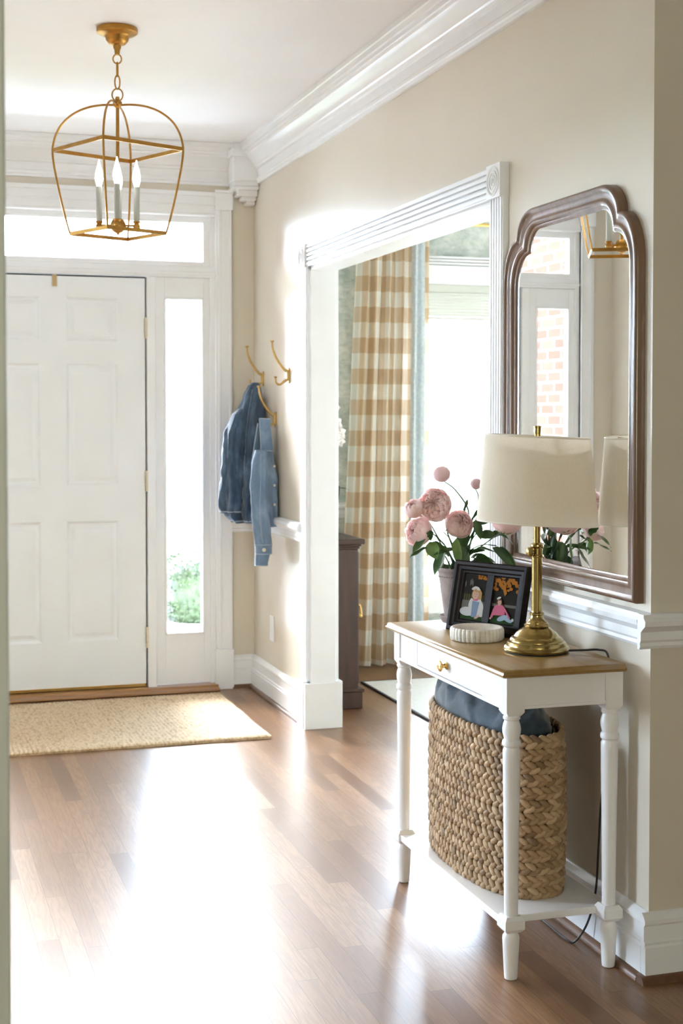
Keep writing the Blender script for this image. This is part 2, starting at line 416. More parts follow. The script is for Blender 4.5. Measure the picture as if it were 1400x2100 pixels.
grass_m = noisy('lawn', (0.03, 0.06, 0.02), (0.05, 0.09, 0.03), 30, rough=0.95)
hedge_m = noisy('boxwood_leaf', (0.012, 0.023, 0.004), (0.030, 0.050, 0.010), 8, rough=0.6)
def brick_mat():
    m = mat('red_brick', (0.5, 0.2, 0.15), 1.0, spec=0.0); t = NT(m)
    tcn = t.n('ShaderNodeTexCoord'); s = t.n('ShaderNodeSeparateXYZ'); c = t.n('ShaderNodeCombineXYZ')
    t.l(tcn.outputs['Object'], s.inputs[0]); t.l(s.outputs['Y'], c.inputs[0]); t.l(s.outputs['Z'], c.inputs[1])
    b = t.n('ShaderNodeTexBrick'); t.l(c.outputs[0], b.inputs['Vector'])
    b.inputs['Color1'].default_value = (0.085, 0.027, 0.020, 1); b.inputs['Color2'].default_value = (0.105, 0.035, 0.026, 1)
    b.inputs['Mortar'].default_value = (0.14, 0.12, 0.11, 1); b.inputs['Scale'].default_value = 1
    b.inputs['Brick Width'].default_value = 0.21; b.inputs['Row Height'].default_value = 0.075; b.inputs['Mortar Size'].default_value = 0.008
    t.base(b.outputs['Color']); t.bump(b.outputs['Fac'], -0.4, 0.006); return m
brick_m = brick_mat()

# ------------------------------------------------------------------ the shell
XR, XD = 1.73, 1.835          # hall and dining faces of the right wall
XL = -0.284                   # hall face of the left wall
YF = 6.95                     # hall face of the front wall
YE = 3.02                     # where the right wall ends toward the camera
H = 2.70
OY0, OY1, OZ = 3.95, 5.93, 2.01   # cased opening

m = MB(); m.box(-4.2, 5.3, -3.2, 7.6, -0.12, 0)
o = struct(m.build('floor', floor_m, smooth=False, origin=(0, 0, 0)))
m = MB(); m.box(-4.2, 5.3, -3.2, 7.6, H, H + 0.12)
struct(m.build('ceiling', ceil_m, smooth=False, origin=(0, 0, 0)))

m = MB()
m.box(XR, XD, YE, OY0, 0, H); m.box(XR, XD, OY1, YF, 0, H); m.box(XR, XD, OY0, OY1, OZ, H)
struct(m.build('wall_right', wall_m, smooth=False))
m = MB(); m.box(XD, 5.1, YE, YE + 0.105, 0, H)
struct(m.build('wall_right', wall_m, smooth=False))
m = MB()
m.box(XL - 0.11, XL, 1.70, 3.9, 0, H); m.box(XL - 0.11, XL, 5.9, YF, 0, H); m.box(XL - 0.11, XL, 3.9, 5.9, OZ, H)
struct(m.build('wall_left', wall_m, smooth=False))
# front wall with the door unit's opening
m = MB(); UX0, UX1, UZ = -0.10, 1.545, 2.36
m.box(-1.2, UX0, YF, YF + 0.14, 0, H); m.box(-4.2, -3.6, YF, YF + 0.14, 0, H); m.box(-3.6, -1.2, YF, YF + 0.14, 0, 0.4); m.box(-3.6, -1.2, YF, YF + 0.14, 2.3, H); m.box(UX1, XD, YF, YF + 0.14, 0, H); m.box(UX0, UX1, YF, YF + 0.14, UZ, H)
struct(m.build('wall_front', wall_m, smooth=False))
# dining room
DY = 7.44
m = MB(); WX0, WX1, WZ0, WZ1 = 2.80, 4.46, 0.36, 2.10
m.box(XD, WX0, DY, DY + 0.14, 0, H); m.box(WX1, 5.1, DY, DY + 0.14, 0, H)
m.box(WX0, WX1, DY, DY + 0.14, 0, WZ0); m.box(WX0, WX1, DY, DY + 0.14, WZ1, H)
m.box(XD - 0.1, XD, YF + 0.14, DY + 0.14, 0, H)
struct(m.build('wall_dining_front', paper_m, smooth=False))
m = MB(); m.box(5.0, 5.1, YE + 0.105, DY, 0, H)
struct(m.build('wall_dining_side', paper_m, smooth=False))
# study on the other side of the hall
m = MB(); m.box(-4.1, -4.0, 1.70, 5.4, 0, H); m.box(-4.1, -4.0, 6.7, YF + 0.14, 0, H); m.box(-4.1, -4.0, 5.4, 6.7, 0, 0.65); m.box(-4.1, -4.0, 5.4, 6.7, 2.2, H)
struct(m.build('wall_study', wall_m, smooth=False))
# room the picture is taken from
m = MB(); m.box(-4.2, 0.085, 1.60, 1.70, 0, H)
struct(m.build('wall_near', wall_m, smooth=False))
m = MB(); m.box(-4.2, -4.1, -3.2, 1.7, 0, H); m.box(-4.2, -0.85, -3.3, -3.2, 0, H); m.box(0.45, 5.3, -3.3, -3.2, 0, H); m.box(-0.85, 0.45, -3.3, -3.2, 0, 1.05); m.box(-0.85, 0.45, -3.3, -3.2, 2.15, H); m.box(5.1, 5.2, -3.2, YE + 0.1, 0, H)
struct(m.build('wall_back', wall_m, smooth=False))
m = MB(); m.box(0.085, 0.119, 1.585, 1.715, 0, H - 0.001)
struct(m.build('trim_1', noisy('shaded_white_trim', (0.48, 0.51, 0.47), (0.52, 0.55, 0.51), 5, rough=0.5), smooth=False, bevel=0.003))  # white casing, with its shade put into this grey-green colour

# mouldings
base_prof = [(0, 0.018), (0.022, 0.018), (0.022, 0.085), (0.018, 0.090), (0.020, 0.096), (0.014, 0.101), (0.014, 0.135), (0.019, 0.141), (0.019, 0.150), (0.010, 0.162), (0.004, 0.166), (0, 0.166)]
shoe_prof = [(0, 0.0), (0.036, 0.0), (0.035, 0.008), (0.030, 0.015), (0.022, 0.019), (0, 0.019)]
rail_prof = [(0, 0.805), (0.010, 0.805), (0.014, 0.812), (0.012, 0.820), (0.016, 0.826), (0.016, 0.846), (0.026, 0.855), (0.036, 0.862), (0.038, 0.874), (0.030, 0.882), (0.030, 0.890), (0, 0.890)]
crown_prof = [(0, 2.505), (0.012, 2.505), (0.014, 2.517), (0.020, 2.520), (0.020, 2.532), (0.014, 2.538), (0.016, 2.572), (0.026, 2.576), (0.030, 2.586), (0.036, 2.590),
              (0.042, 2.606), (0.054, 2.622), (0.070, 2.634), (0.074, 2.644), (0.080, 2.646), (0.082, 2.658), (0.090, 2.660), (0.094, 2.676), (0.098, 2.680), (0.098, 2.699), (0, 2.699)]
def moulding(name, prof, segs, material):
    m = MB()
    for p0, p1, n_ in segs: m.run(prof, p0, p1, n_)
    return struct(m.build(name, material, angle=30))
rl = (-1, 0); fr_ = (0, -1); lr = (1, 0)
base_segs_r = [((XR, YE), (XR, 3.858), rl), ((XR, 6.027), (XR, YF), rl)]
moulding('baseboard_right', base_prof, base_segs_r, trim_w)
moulding('baseboard_end', base_prof, [((XR - 0.021, YE), (5.1, YE), fr_)], trim_w)
moulding('baseboard_front', base_prof, [((1.612, YF), (XR, YF), fr_)], trim_w)
moulding('baseboard_left', base_prof, [((XL, 1.72), (XL, 3.80), lr), ((XL, 6.0), (XL, YF), lr)], trim_w)
moulding('trim_2', shoe_prof, base_segs_r + [((XR - 0.034, YE), (5.1, YE), fr_), ((1.612, YF), (XR, YF), fr_)], shoe_wood)
moulding('trim_3', rail_prof, [((XR, YE), (XR, 3.858), rl), ((XR - 0.036, YE), (5.1, YE), fr_)], trim_w)
moulding('trim_4', rail_prof, [((XR, 6.027), (XR, YF), rl)], trim_w)
moulding('trim_5', [(d, z - 0.022) for d, z in rail_prof], [((1.612, YF), (XR, YF), fr_)], trim_w)
moulding('trim_6', crown_prof, [((XR, YE - 0.0), (XR, YF), rl)], trim_w)
moulding('trim_7', crown_prof, [((XL, YF), (XR, YF), fr_)], trim_w)
moulding('trim_8', crown_prof, [((XL, 1.72), (XL, YF), lr)], trim_w)
moulding('trim_9', crown_prof, [((XR - 0.098, YE), (5.1, YE), fr_)], trim_w)
moulding('trim_10', [(d * 1.2, z - 0.0 if z > 2.6 else z - 0.045) for d, z in crown_prof], [((XD, DY), (5.0, DY), fr_)], trim_w)
moulding('trim_11', rail_prof, [((XD, DY), (2.70, DY), fr_)], trim_w)
# turned block in the crown's corner
m = MB()
for (a, z0, z1) in ((0.135, 2.515, 2.70), (0.148, 2.63, 2.665), (0.125, 2.492, 2.52), (0.132, 2.476, 2.492), (0.104, 2.448, 2.478), (0.078, 2.430, 2.450), (0.052, 2.410, 2.432)):
    m.box(XR - a, XR - 0.002, YF - a, YF - 0.002, z0, z1)
struct(m.build('trim_12', trim_w, bevel=0.006))

# casings of the cased openings (fluted, with rosette blocks and plinths)
def fluted(m, y0, y1, z0, z1, X, s, vertical=True):
    # board on wall plane x=X projecting toward s; flutes run along the long side
    n = 4; t0 = 0.011; t1 = 0.022
    w = (y1 - y0) if vertical else (z1 - z0)
    m_ = []
    k = 2 * n + 1
    for i in range(k):
        a = (y0 if vertical else z0) + w * (0.06 + 0.88 * i / k); b = (y0 if vertical else z0) + w * (0.06 + 0.88 * (i + 1) / k)
        t = t1 if i % 2 == 0 else t0
        xa, xb = sorted((X, X + s * t))
        if vertical: m.box(xa, xb, a, b, z0, z1)
        else: m.box(xa, xb, y0, y1, a, b)
    for a, b in ((0, 0.06), (0.94, 1)):
        xa, xb = sorted((X, X + s * 0.018))
        if vertical: m.box(xa, xb, y0 + w * a, y0 + w * b, z0, z1)
        else: m.box(xa, xb, y0, y1, z0 + w * a, z0 + w * b)
def rosette(m, yc, zc, X, s, hw):
    xa, xb = sorted((X, X + s * 0.030)); m.box(xa, xb, yc - hw, yc + hw, zc - hw, zc + hw)
    for r, h_ in ((0.80, 0.004), (0.56, 0.007), (0.30, 0.009)):
        R = hw * r
        pts = [(X + s * 0.030, yc + R * cos(a * pi / 16), zc + R * sin(a * pi / 16)) for a in range(32)]
        m.tube(pts, 0.0042 if r > 0.4 else 0.004, 6, closed=True)
    m.ell((X + s * 0.030, yc, zc), (0.006, hw * 0.13, hw * 0.13), 12, 6)
def cased_opening(tname, y0, y1, X, s, other):
    cw = 0.094; m = MB()
    fluted(m, y0 - cw, y0, 0.20, OZ, X, s); fluted(m, y1, y1 + cw, 0.20, OZ, X, s)
    fluted(m, y0, y1, OZ, OZ + cw, X, s, False)
    rosette(m, y0 - cw / 2, OZ + cw / 2, X, s, 0.050); rosette(m, y1 + cw / 2, OZ + cw / 2, X, s, 0.050)
    for a, b in ((y0 - cw - 0.004, y0 + 0.0), (y1, y1 + cw + 0.004)):
        xa, xb = sorted((X, X + s * 0.036)); m.box(xa, xb, a, b, 0, 0.205)
    struct(m.build(tname, trim_w, smooth=True, angle=30))
cased_opening('trim_13', OY0, OY1, XR, -1, XD)
cased_opening('trim_14', 3.9, 5.9, XL, 1, XL - 0.11)
m = MB()     # jamb lining of the right opening, dining-side casing and plinths
m.box(XR - 0.004, XD + 0.004, OY1 - 0.018, OY1 + 0.001, 0, OZ); m.box(XR - 0.004, XD + 0.004, OY0 - 0.001, OY0 + 0.018, 0, OZ)
m.box(XR - 0.004, XD + 0.004, OY0, OY1, OZ - 0.018, OZ + 0.001)
m.box(XD, XD + 0.020, OY1 - 0.004, OY1 + 0.09, 0, OZ + 0.09); m.box(XD, XD + 0.020, OY0 - 0.09, OY0 + 0.004, 0, OZ + 0.09)
m.box(XD, XD + 0.020, OY0, OY1, OZ - 0.004, OZ + 0.09)
m.box(XD, XD + 0.032, OY1 - 0.024, OY1 + 0.09, 0, 0.205)
m.box(XR - 0.034, XD + 0.03, OY1 - 0.026, OY1 - 0.002, 0, 0.20)
struct(m.build('trim_15', trim_w, smooth=False, bevel=0.002))

# ------------------------------------------------------------------ front door unit
DXA, DXB = 0.263, 1.183    # door edges
JX = 0.723                 # centre line
yf = YF - 0.012            # face of frame members
def sym(x): return 2 * JX - x
m = MB()
def bothx(x0, x1, *r):
    m.box(x0, x1, *r); m.box(sym(x1), sym(x0), *r)
bothx(1.190, 1.232, YF - 0.016, YF + 0.10, 0.012, 2.045)             # posts beside the door
bothx(1.215, 1.235, YF - 0.008, YF + 0.02, 0.030, 2.045)
m.box(sym(1.545), 1.545, YF - 0.004, YF + 0.10, 2.048, 2.105)        # bar over the door
m.box(sym(1.545), 1.545, YF - 0.014, YF + 0.02, 2.062, 2.076)
m.box(sym(1.545), 1.545, YF - 0.000, YF + 0.10, 2.325, 2.362)
bothx(1.505, 1.545, YF - 0.002, YF + 0.10, 0.03, 2.35)
struct(m.build('trim_16', trim_w, smooth=False, bevel=0.003))
m = MB()                                                            # casing round the unit
for s0, s1 in ((1.532, 1.612), (sym(1.612), sym(1.532))):
    m.box(s0, s1, YF - 0.020, YF, 0.2, 2.385); m.box(s0 + 0.012, s0 + 0.026, YF - 0.026, YF, 0.2, 2.385); m.box(s1 - 0.012, s1, YF - 0.028, YF, 0.2, 2.385)
    m.box(s0 - 0.006, s1 + 0.006, YF - 0.034, YF, 0, 0.20); m.box(s0 - 0.004, s1 + 0.008, YF - 0.030, YF, 2.382, 2.478)
    m.box(s0 - 0.006, s1 + 0.012, YF - 0.036, YF, 2.466, 2.482)
m.box(sym(1.53), 1.53, YF - 0.020, YF, 2.350, 2.462); m.box(sym(1.53), 1.53, YF - 0.030, YF, 2.448, 2.470); m.box(sym(1.53), 1.53, YF - 0.025, YF, 2.352, 2.364)
m.box(sym(1.53), 1.53, YF - 0.026, YF, 2.402, 2.410)
struct(m.build('trim_17', trim_w, smooth=False, bevel=0.003))
m = MB()                                                            # oak sill
m.prism([(YF + 0.10, 0.0), (6.870, 0.0), (6.862, 0.006), (6.866, 0.014), (6.895, 0.018), (6.905, 0.028), (YF + 0.10, 0.034)], 'x', -0.09, 1.535)
struct(m.build('trim_18', thr_wood, angle=25))

# panelled boards: frame of stiles and rails with raised panels
def panelled(m, x0, x1, z0, z1, panels, yfront, yback):
    rec = 0.010
    xs = sorted({x0, x1} | {p[0] for p in panels} | {p[1] for p in panels}); zs = sorted({z0, z1} | {p[2] for p in panels} | {p[3] for p in panels})
    for i in range(len(xs) - 1):
        for j in range(len(zs) - 1):
            cx, cz = (xs[i] + xs[i + 1]) / 2, (zs[j] + zs[j + 1]) / 2
            if any(p[0] < cx < p[1] and p[2] < cz < p[3] for p in panels): continue
            m.box(xs[i], xs[i + 1], yfront, yback, zs[j], zs[j + 1])
    for (a, b, c, d) in panels:
        e1, e2, e3 = 0.012, 0.022, 0.040
        rings = [((a, b, c, d), yfront), ((a + e1, b - e1, c + e1, d - e1), yfront + rec), ((a + e2, b - e2, c + e2, d - e2), yfront + rec), ((a + e3, b - e3, c + e3, d - e3), yfront + 0.0025)]
        vs = []
        for (q, y) in rings: vs += [(q[0], y, q[2]), (q[1], y, q[2]), (q[1], y, q[3]), (q[0], y, q[3])]
        fs = [(4 * k + i, 4 * k + (i + 1) % 4, 4 * k + 4 + (i + 1) % 4, 4 * k + 4 + i) for k in range(3) for i in range(4)] + [(12, 13, 14, 15)]
        m.add(vs, fs); m.box(a, b, yback - 0.006, yback, c, d)
door = empty('door_1', (JX, YF, 0.03)); struct(door)
m = MB()
pl = [(0.801, 1.050), (0.428, 0.677)]; pz = [(0.268, 0.853), (1.027, 1.618), (1.728, 1.937)]
panelled(m, DXA, DXB, 0.046, 2.038, [(a, b, c, d) for a, b in pl for c, d in pz], YF + 0.004, YF + 0.046)
m.build('door_leaf', door_m, door, smooth=False)
m = MB(); m.box(DXA - 0.008, DXB + 0.008, YF + 0.030, YF + 0.050, 0.03, 2.047); m.build('weatherstrip', gap_m, door, smooth=False)
m = MB(); m.box(DXA + 0.004, DXB - 0.004, YF - 0.004, YF + 0.03, 0.034, 0.046); m.build('door_sweep', shiny_brass, door, smooth=False)
for z in (1.795, 1.045, 0.275):
    m = MB(); m.lathe([(0.006, -0.052), (0.0075, -0.048)] + [(r, zz) for zz in (-0.03, -0.01, 0.01, 0.03) for r, zz in ((0.0075, zz), (0.0068, zz + 0.001), (0.0075, zz + 0.002))] + [(0.0075, 0.048), (0.006, 0.052)], (1.1865, YF - 0.006, z), 12)
    m.box(1.1795, 1.186, YF + 0.0005, YF + 0.006, z - 0.048, z + 0.048); m.box(1.186, 1.1925, YF - 0.0185, YF - 0.004, z - 0.048, z + 0.048)
    m.build('hinge', pale_metal, door)
m = MB(); m.lathe([(0.001, -0.03), (0.02, -0.028), (0.028, -0.012), (0.026, 0), (0.012, 0.008), (0.011, 0.03), (0.026, 0.034), (0.026, 0.038)], (0, 0, 0), 20, M=Matrix.Translation((0.325, YF - 0.028, 0.95)) @ Matrix.Rotation(-pi / 2, 4, 'X'))
m.build('door_knob', shiny_brass, door)
m = MB(); m.box(0.7365, 0.7575, YF - 0.003, YF + 0.001, 1.988, 2.040); m.box(0.7365, 0.7575, YF - 0.003, YF + 0.044, 2.040, 2.044)
tag(m.build('wreath_hook', mat('tan_brass_strap', (0.45, 0.33, 0.17), 0.5, 0.4), smooth=False), 'flat brass wreath hook folded over the top edge of the white front door', 'hook')

def sidelight(name, x0, x1):
    e = empty(name, ((x0 + x1) / 2, YF, 0.03)); struct(e)
    m = MB(); a, b = x0 + 0.045, x1 - 0.032
    g0, g1 = 0.283, 1.945
    if name == 'window_2': a, b = x0 + 0.032, x1 - 0.045
    m.box(x0, a, YF + 0.004, YF + 0.05, 0.034, 2.047); m.box(b, x1, YF + 0.004, YF + 0.05, 0.034, 2.047)
    m.box(a, b, YF + 0.004, YF + 0.05, 0.034, g0 - 0.004); m.box(a, b, YF + 0.004, YF + 0.05, g1 + 0.004, 2.047)
    for (p, q, r, s_) in ((a - 0.004, a + 0.008, g0 - 0.006, g1 + 0.006), (b - 0.008, b + 0.004, g0 - 0.006, g1 + 0.006), (a, b, g0 - 0.004, g0 + 0.006), (a, b, g1 - 0.006, g1 + 0.004)):
        m.box(p - (0.001 if r > g0 else 0), q, YF - 0.002, YF + 0.045, r, s_)
    m.build('window_frame', trim_w, e, smooth=False, bevel=0.002)
    m = MB(); m.box(a, b, YF + 0.024, YF + 0.028, g0, g1); m.build('pane', pane_m, e, smooth=False)
sidelight('window_1', 1.235, 1.506); sidelight('window_2', sym(1.506), sym(1.235))
e = struct(empty('window_3', (JX, YF, 2.1)))
m = MB(); a, b = sym(1.473), 1.473
m.box(sym(1.506), a, YF + 0.002, YF + 0.05, 2.105, 2.326); m.box(b, 1.506, YF + 0.002, YF + 0.05, 2.105, 2.326)
m.box(a, b, YF + 0.002, YF + 0.05, 2.105, 2.128); m.box(a, b, YF + 0.002, YF + 0.05, 2.318, 2.326)
m.build('window_frame', trim_w, e, smooth=False, bevel=0.002)
m = MB(); m.box(a, b, YF + 0.026, YF + 0.030, 2.128, 2.318); m.build('pane', pane_m, e, smooth=False)

# ------------------------------------------------------------------ dining and study windows, added back-room fill window
def sash_window(name, axis, c0, c1, z0, z1, plane, s, double=True, pm=None):
    # axis 'x': window lies in plane y=plane, spans x; s = direction of room from the wall
    e = struct(empty(name, ((c0 + c1) / 2, plane, z0) if axis == 'x' else (plane, (c0 + c1) / 2, z0)))
    def bx(m, a, b, d0, d1, q0, q1):
        lo, hi = sorted((plane + s * d0, plane + s * d1))
        if axis == 'x': m.box(a, b, lo, hi, q0, q1)
        else: m.box(lo, hi, a, b, q0, q1)
    m = MB(); cw = 0.085
    bx(m, c0 - cw, c0, 0, 0.022, z0 - 0.06, z1 + 0.0); bx(m, c1, c1 + cw, 0, 0.022, z0 - 0.06, z1)
    bx(m, c0 - cw, c1 + cw, 0, 0.024, z1, z1 + 0.092)
    for k in range(4): bx(m, c0 - cw - 0.004 * k, c1 + cw + 0.004 * k, 0, 0.028 + 0.008 * k, z1 + 0.092 + 0.016 * k, z1 + 0.104 + 0.016 * k)
    bx(m, c0 - cw - 0.02, c1 + cw + 0.02, 0, 0.05, z0 - 0.02, z0 + 0.006); bx(m, c0 - cw, c1 + cw, 0, 0.02, z0 - 0.10, z0 - 0.02)
    st = 0.03
    zs = (z0 + z1) / 2 + 0.05
    nx = 2 if double else 1
    ww = (c1 - c0) / nx
    for k in range(nx):
        a = c0 + k * ww; b = a + ww
        bx(m, a, a + st, -0.10, -0.03, z0, z1); bx(m, b - st, b, -0.10, -0.03, z0, z1)
        bx(m, a, b, -0.10, -0.03, z0, z0 + 0.05); bx(m, a, b, -0.10, -0.03, z1 - 0.04, z1); bx(m, a, b, -0.10, -0.03, zs - 0.012, zs + 0.012)
    m.build('window_frame', trim_w, e, smooth=False)
    for k in range(nx):
        m = MB(); bx(m, c0 + k * ww + st, c0 + (k + 1) * ww - st, -0.068, -0.064, z0 + 0.05, z1 - 0.04); m.build('pane', pm or pane_m, e, smooth=False)
sash_window('window_4', 'x', WX0, WX1, WZ0, WZ1, DY, -1)
sash_window('window_5', 'y', 5.4, 6.7, 0.65, 2.2, -4.0, 1, False)
sash_window('window_6', 'x', -3.6, -1.2, 0.4, 2.3, YF, -1)
sash_window('added_fill_window', 'x', -0.85, 0.45, 1.05, 2.15, -3.2, 1, False, glass_pane('fill_warming_tint', (0.80, 0.71, 0.57)))  # unseen window added for fill; pane tint warms the light it lets in
m = MB()
m.box(WX0 + 0.03, WX1 - 0.03, DY + 0.004, DY + 0.034, 2.055, 2.099)
for k in range(8): m.box(WX0 + 0.032, WX1 - 0.032, DY - 0.004, DY + 0.040, 2.040 - 0.0165 * k, 2.0535 - 0.0165 * k)
m.box(WX0 + 0.032, WX1 - 0.032, DY, DY + 0.036, 1.905, 1.921)
tag(m.build('window_blind', blind_m, smooth=False), 'white slatted blind drawn up under the dining room window head', 'blind')

# ------------------------------------------------------------------ outdoors
m = MB(); m.box(-30, 40, 7.08, 60, -0.30, -0.20); struct(m.build('ground_lawn', grass_m, smooth=False))
m = MB(); m.box(-0.9, 2.6, 7.10, 9.4, -0.20, -0.04); m.box(-0.6, 2.6, 9.4, 12.5, -0.2, -0.13); struct(m.build('ground_porch', concrete, smooth=False))
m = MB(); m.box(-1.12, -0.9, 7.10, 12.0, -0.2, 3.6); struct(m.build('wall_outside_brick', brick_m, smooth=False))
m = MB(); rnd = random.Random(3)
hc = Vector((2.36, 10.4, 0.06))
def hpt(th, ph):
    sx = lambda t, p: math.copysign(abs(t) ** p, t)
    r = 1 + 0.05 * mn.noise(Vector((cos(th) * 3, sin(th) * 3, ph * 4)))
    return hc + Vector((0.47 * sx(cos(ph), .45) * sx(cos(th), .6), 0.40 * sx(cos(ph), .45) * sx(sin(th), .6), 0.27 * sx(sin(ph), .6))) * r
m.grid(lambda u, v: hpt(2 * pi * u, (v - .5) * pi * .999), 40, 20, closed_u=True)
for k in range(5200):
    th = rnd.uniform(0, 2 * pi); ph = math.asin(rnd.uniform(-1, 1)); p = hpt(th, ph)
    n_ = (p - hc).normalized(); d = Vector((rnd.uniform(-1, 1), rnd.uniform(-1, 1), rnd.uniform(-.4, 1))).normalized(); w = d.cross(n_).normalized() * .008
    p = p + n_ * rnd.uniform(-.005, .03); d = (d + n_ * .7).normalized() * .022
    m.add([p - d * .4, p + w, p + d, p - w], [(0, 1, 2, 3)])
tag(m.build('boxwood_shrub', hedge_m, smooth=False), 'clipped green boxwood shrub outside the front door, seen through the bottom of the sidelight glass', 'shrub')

# ------------------------------------------------------------------ rugs
m = MB(); RX0, RX1, RY0, RY1 = -0.12, 1.515, 5.785, 6.775
def rugpt(u, v):
    x = RX0 + (RX1 - RX0) * u; y = RY0 + (RY1 - RY0) * v
    e = min(u * (RX1 - RX0), (1 - u) * (RX1 - RX0), v * (RY1 - RY0), (1 - v) * (RY1 - RY0))
    z = 0.016 - 0.006 * max(0, 1 - e / 0.012)
    z += 0.0022 * sin(x * 2 * pi / 0.018 + y * 9) + 0.0012 * mn.noise(Vector((x * 60, y * 60, 0)))
    wob = 0.004 * mn.noise(Vector((x * 7, y * 7, 3)))
    return (x + wob, y + wob + 0.01 * (1 - u) * 0, z)
m.grid(rugpt, 520, 200)
m.box(RX0 + .004, RX1 - .004, RY0 + .004, RY1 - .004, 0.0005, 0.010)
tag(m.build('jute_rug', jute), 'natural tan woven jute rug on the wood floor in front of the white front door', 'rug')
e = empty('dining_rug', (3.4, 5.3, 0)); tag(e, 'cream wool area rug with a thin dark border on the dining room floor', 'rug')
m = MB(); m.box(2.28, 4.7, 3.45, 6.86, 0.0, 0.008); m.build('rug_field', cream_rug, e, smooth=False, bevel=0.002)
m = MB(); m.box(2.268, 2.28, 3.42, 6.872, 0.0, 0.0085); m.box(4.7, 4.73, 3.42, 6.89, 0, 0.0085); m.box(2.28, 4.7, 6.86, 6.872, 0, 0.0085); m.box(2.30, 4.7, 3.42, 3.45, 0, 0.0085)
m.build('rug_border', rug_edge, e, smooth=False)

# ------------------------------------------------------------------ console table
TZ = 0.758
LX0, LX1, LY0, LY1 = 1.415, 1.678, 3.125, 3.880      # leg centres
tab = empty('console_table', ((LX0 + LX1) / 2, (LY0 + LY1) / 2, 0))
tag(tab, 'white console table with honey oak top, turned legs and low shelf, under the mirror', 'table')
# top with an eased ogee edge
tx0, tx1, ty0, ty1 = 1.374, 1.704, 3.086, 3.930
m = MB(); levels = [(0.010, 0.0), (0.004, 0.002), (0.0, 0.006), (0.0, 0.009), (0.004, 0.012), (0.006, 0.0185), (0.010, 0.021)]
vs = []
for d, z in levels: vs += [(tx0 + d, ty0 + d, .737 + z), (tx1 - d * .2, ty0 + d, .737 + z), (tx1 - d * .2, ty1 - d, .737 + z), (tx0 + d, ty1 - d, .737 + z)]
fs = [(3, 2, 1, 0)] + [(4 * k + i, 4 * k + (i + 1) % 4, 4 * k + 4 + (i + 1) % 4, 4 * k + 4 + i) for k in range(6) for i in range(4)] + [(24, 25, 26, 27)]
m.add(vs, fs); m.build('tabletop', top_wood, tab, angle=50)
def leg_mesh(cx, cy):
    m = MB()
    c = 0.0235
    m.lathe([(0.0125, 0.0), (0.0155, 0.002), (0.0165, 0.010), (0.021, 0.098), (0.0205, 0.106), (0.0165, 0.112), (0.016, 0.120)], (cx, cy, 0), 24)
    # lower square block with chamfered corners
    b = 0.0255; k = 0.008
    lv = [(b - k, 0.117), (b, 0.126), (b, 0.148), (b - k * .8, 0.157)]
    vs = []
    for h_, z in lv: vs += [(cx - h_, cy - h_, z), (cx + h_, cy - h_, z), (cx + h_, cy + h_, z), (cx - h_, cy + h_, z)]
    m.add(vs, [(3, 2, 1, 0)] + [(4 * q + i, 4 * q + (i + 1) % 4, 4 * q + 4 + (i + 1) % 4, 4 * q + 4 + i) for q in range(3) for i in range(4)] + [(12, 13, 14, 15)])
    m.lathe([(0.0165, 0.152), (0.0168, 0.160), (0.0175, 0.25), (0.0195, 0.42), (0.0215, 0.545), (0.0215, 0.558), (0.0185, 0.5635), (0.0185, 0.566), (0.0225, 0.570), (0.0232, 0.575), (0.0222, 0.581), (0.0185, 0.585),
             (0.0195, 0.590), (0.0222, 0.600), (0.0226, 0.611), (0.0205, 0.622), (0.0178, 0.629), (0.0178, 0.631), (0.021, 0.634), (0.0212, 0.639), (0.0185, 0.642), (0.0185, 0.65)], (cx, cy, 0), 28)
    lv = [(0.017, 0.6425), (c, 0.652), (c, 0.737)]; vs = []
    for h_, z in lv: vs += [(cx - h_, cy - h_, z), (cx + h_, cy - h_, z), (cx + h_, cy + h_, z), (cx - h_, cy + h_, z)]
    m.add(vs, [(3, 2, 1, 0)] + [(4 * q + i, 4 * q + (i + 1) % 4, 4 * q + 4 + (i + 1) % 4, 4 * q + 4 + i) for q in range(2) for i in range(4)] + [(8, 9, 10, 11)])
    return m
for cx in (LX0, LX1):
    for cy in (LY0, LY1): leg_mesh(cx, cy).build('leg', furn_w, tab, angle=35)
c = 0.0235
m = MB(); m.box(LX0 + c, LX1 - c, LY0 - c + .004, LY0 - c + .022, .664, .737); m.box(LX0 + c, LX1 - c, LY0 - c + .000, LY0 - c + .020, .659, .667); m.build('side_apron', furn_w, tab, smooth=False, bevel=.0015)
m = MB(); m.box(LX0 + c, LX1 - c, LY1 + c - .022, LY1 + c - .004, .660, .737); m.build('side_apron', furn_w, tab, smooth=False)
m = MB(); m.box(LX1 + c - .020, LX1 + c - .004, LY0 + c, LY1 - c, .660, .737); m.build('back_apron', furn_w, tab, smooth=False)
fx = LX0 - c + .004
DY0, DY1 = 3.262, 3.722
m = MB(); m.box(fx, fx + .018, LY0 + c, DY0, .664, .737); m.box(fx, fx + .018, DY1, LY1 - c, .664, .737); m.box(fx - .004, fx + .018, LY0 + c, LY1 - c, .656, .664)
m.box(fx + .012, fx + .018, DY0, DY1, .664, .737); m.build('front_apron', furn_w, tab, smooth=False, bevel=.0012)
m = MB(); m.box(fx + .0005, fx + .014, DY0 + .0015, DY1 - .0015, .6655, .735); dr = m.build('drawer', furn_w, tab, smooth=False, bevel=.001)
m = MB(); m.lathe([(.0105, 0), (.0105, .002), (.0075, .004), (.0055, .008), (.0055, .012), (.012, .016), (.0145, .019), (.0145, .021), (.010, .0245), (.001, .0255)], (0, 0, 0), 24, M=Matrix.Translation((fx, 3.497, .700)) @ Matrix.Rotation(-pi / 2, 4, 'Y'))
m.build('knob', shiny_brass, dr)
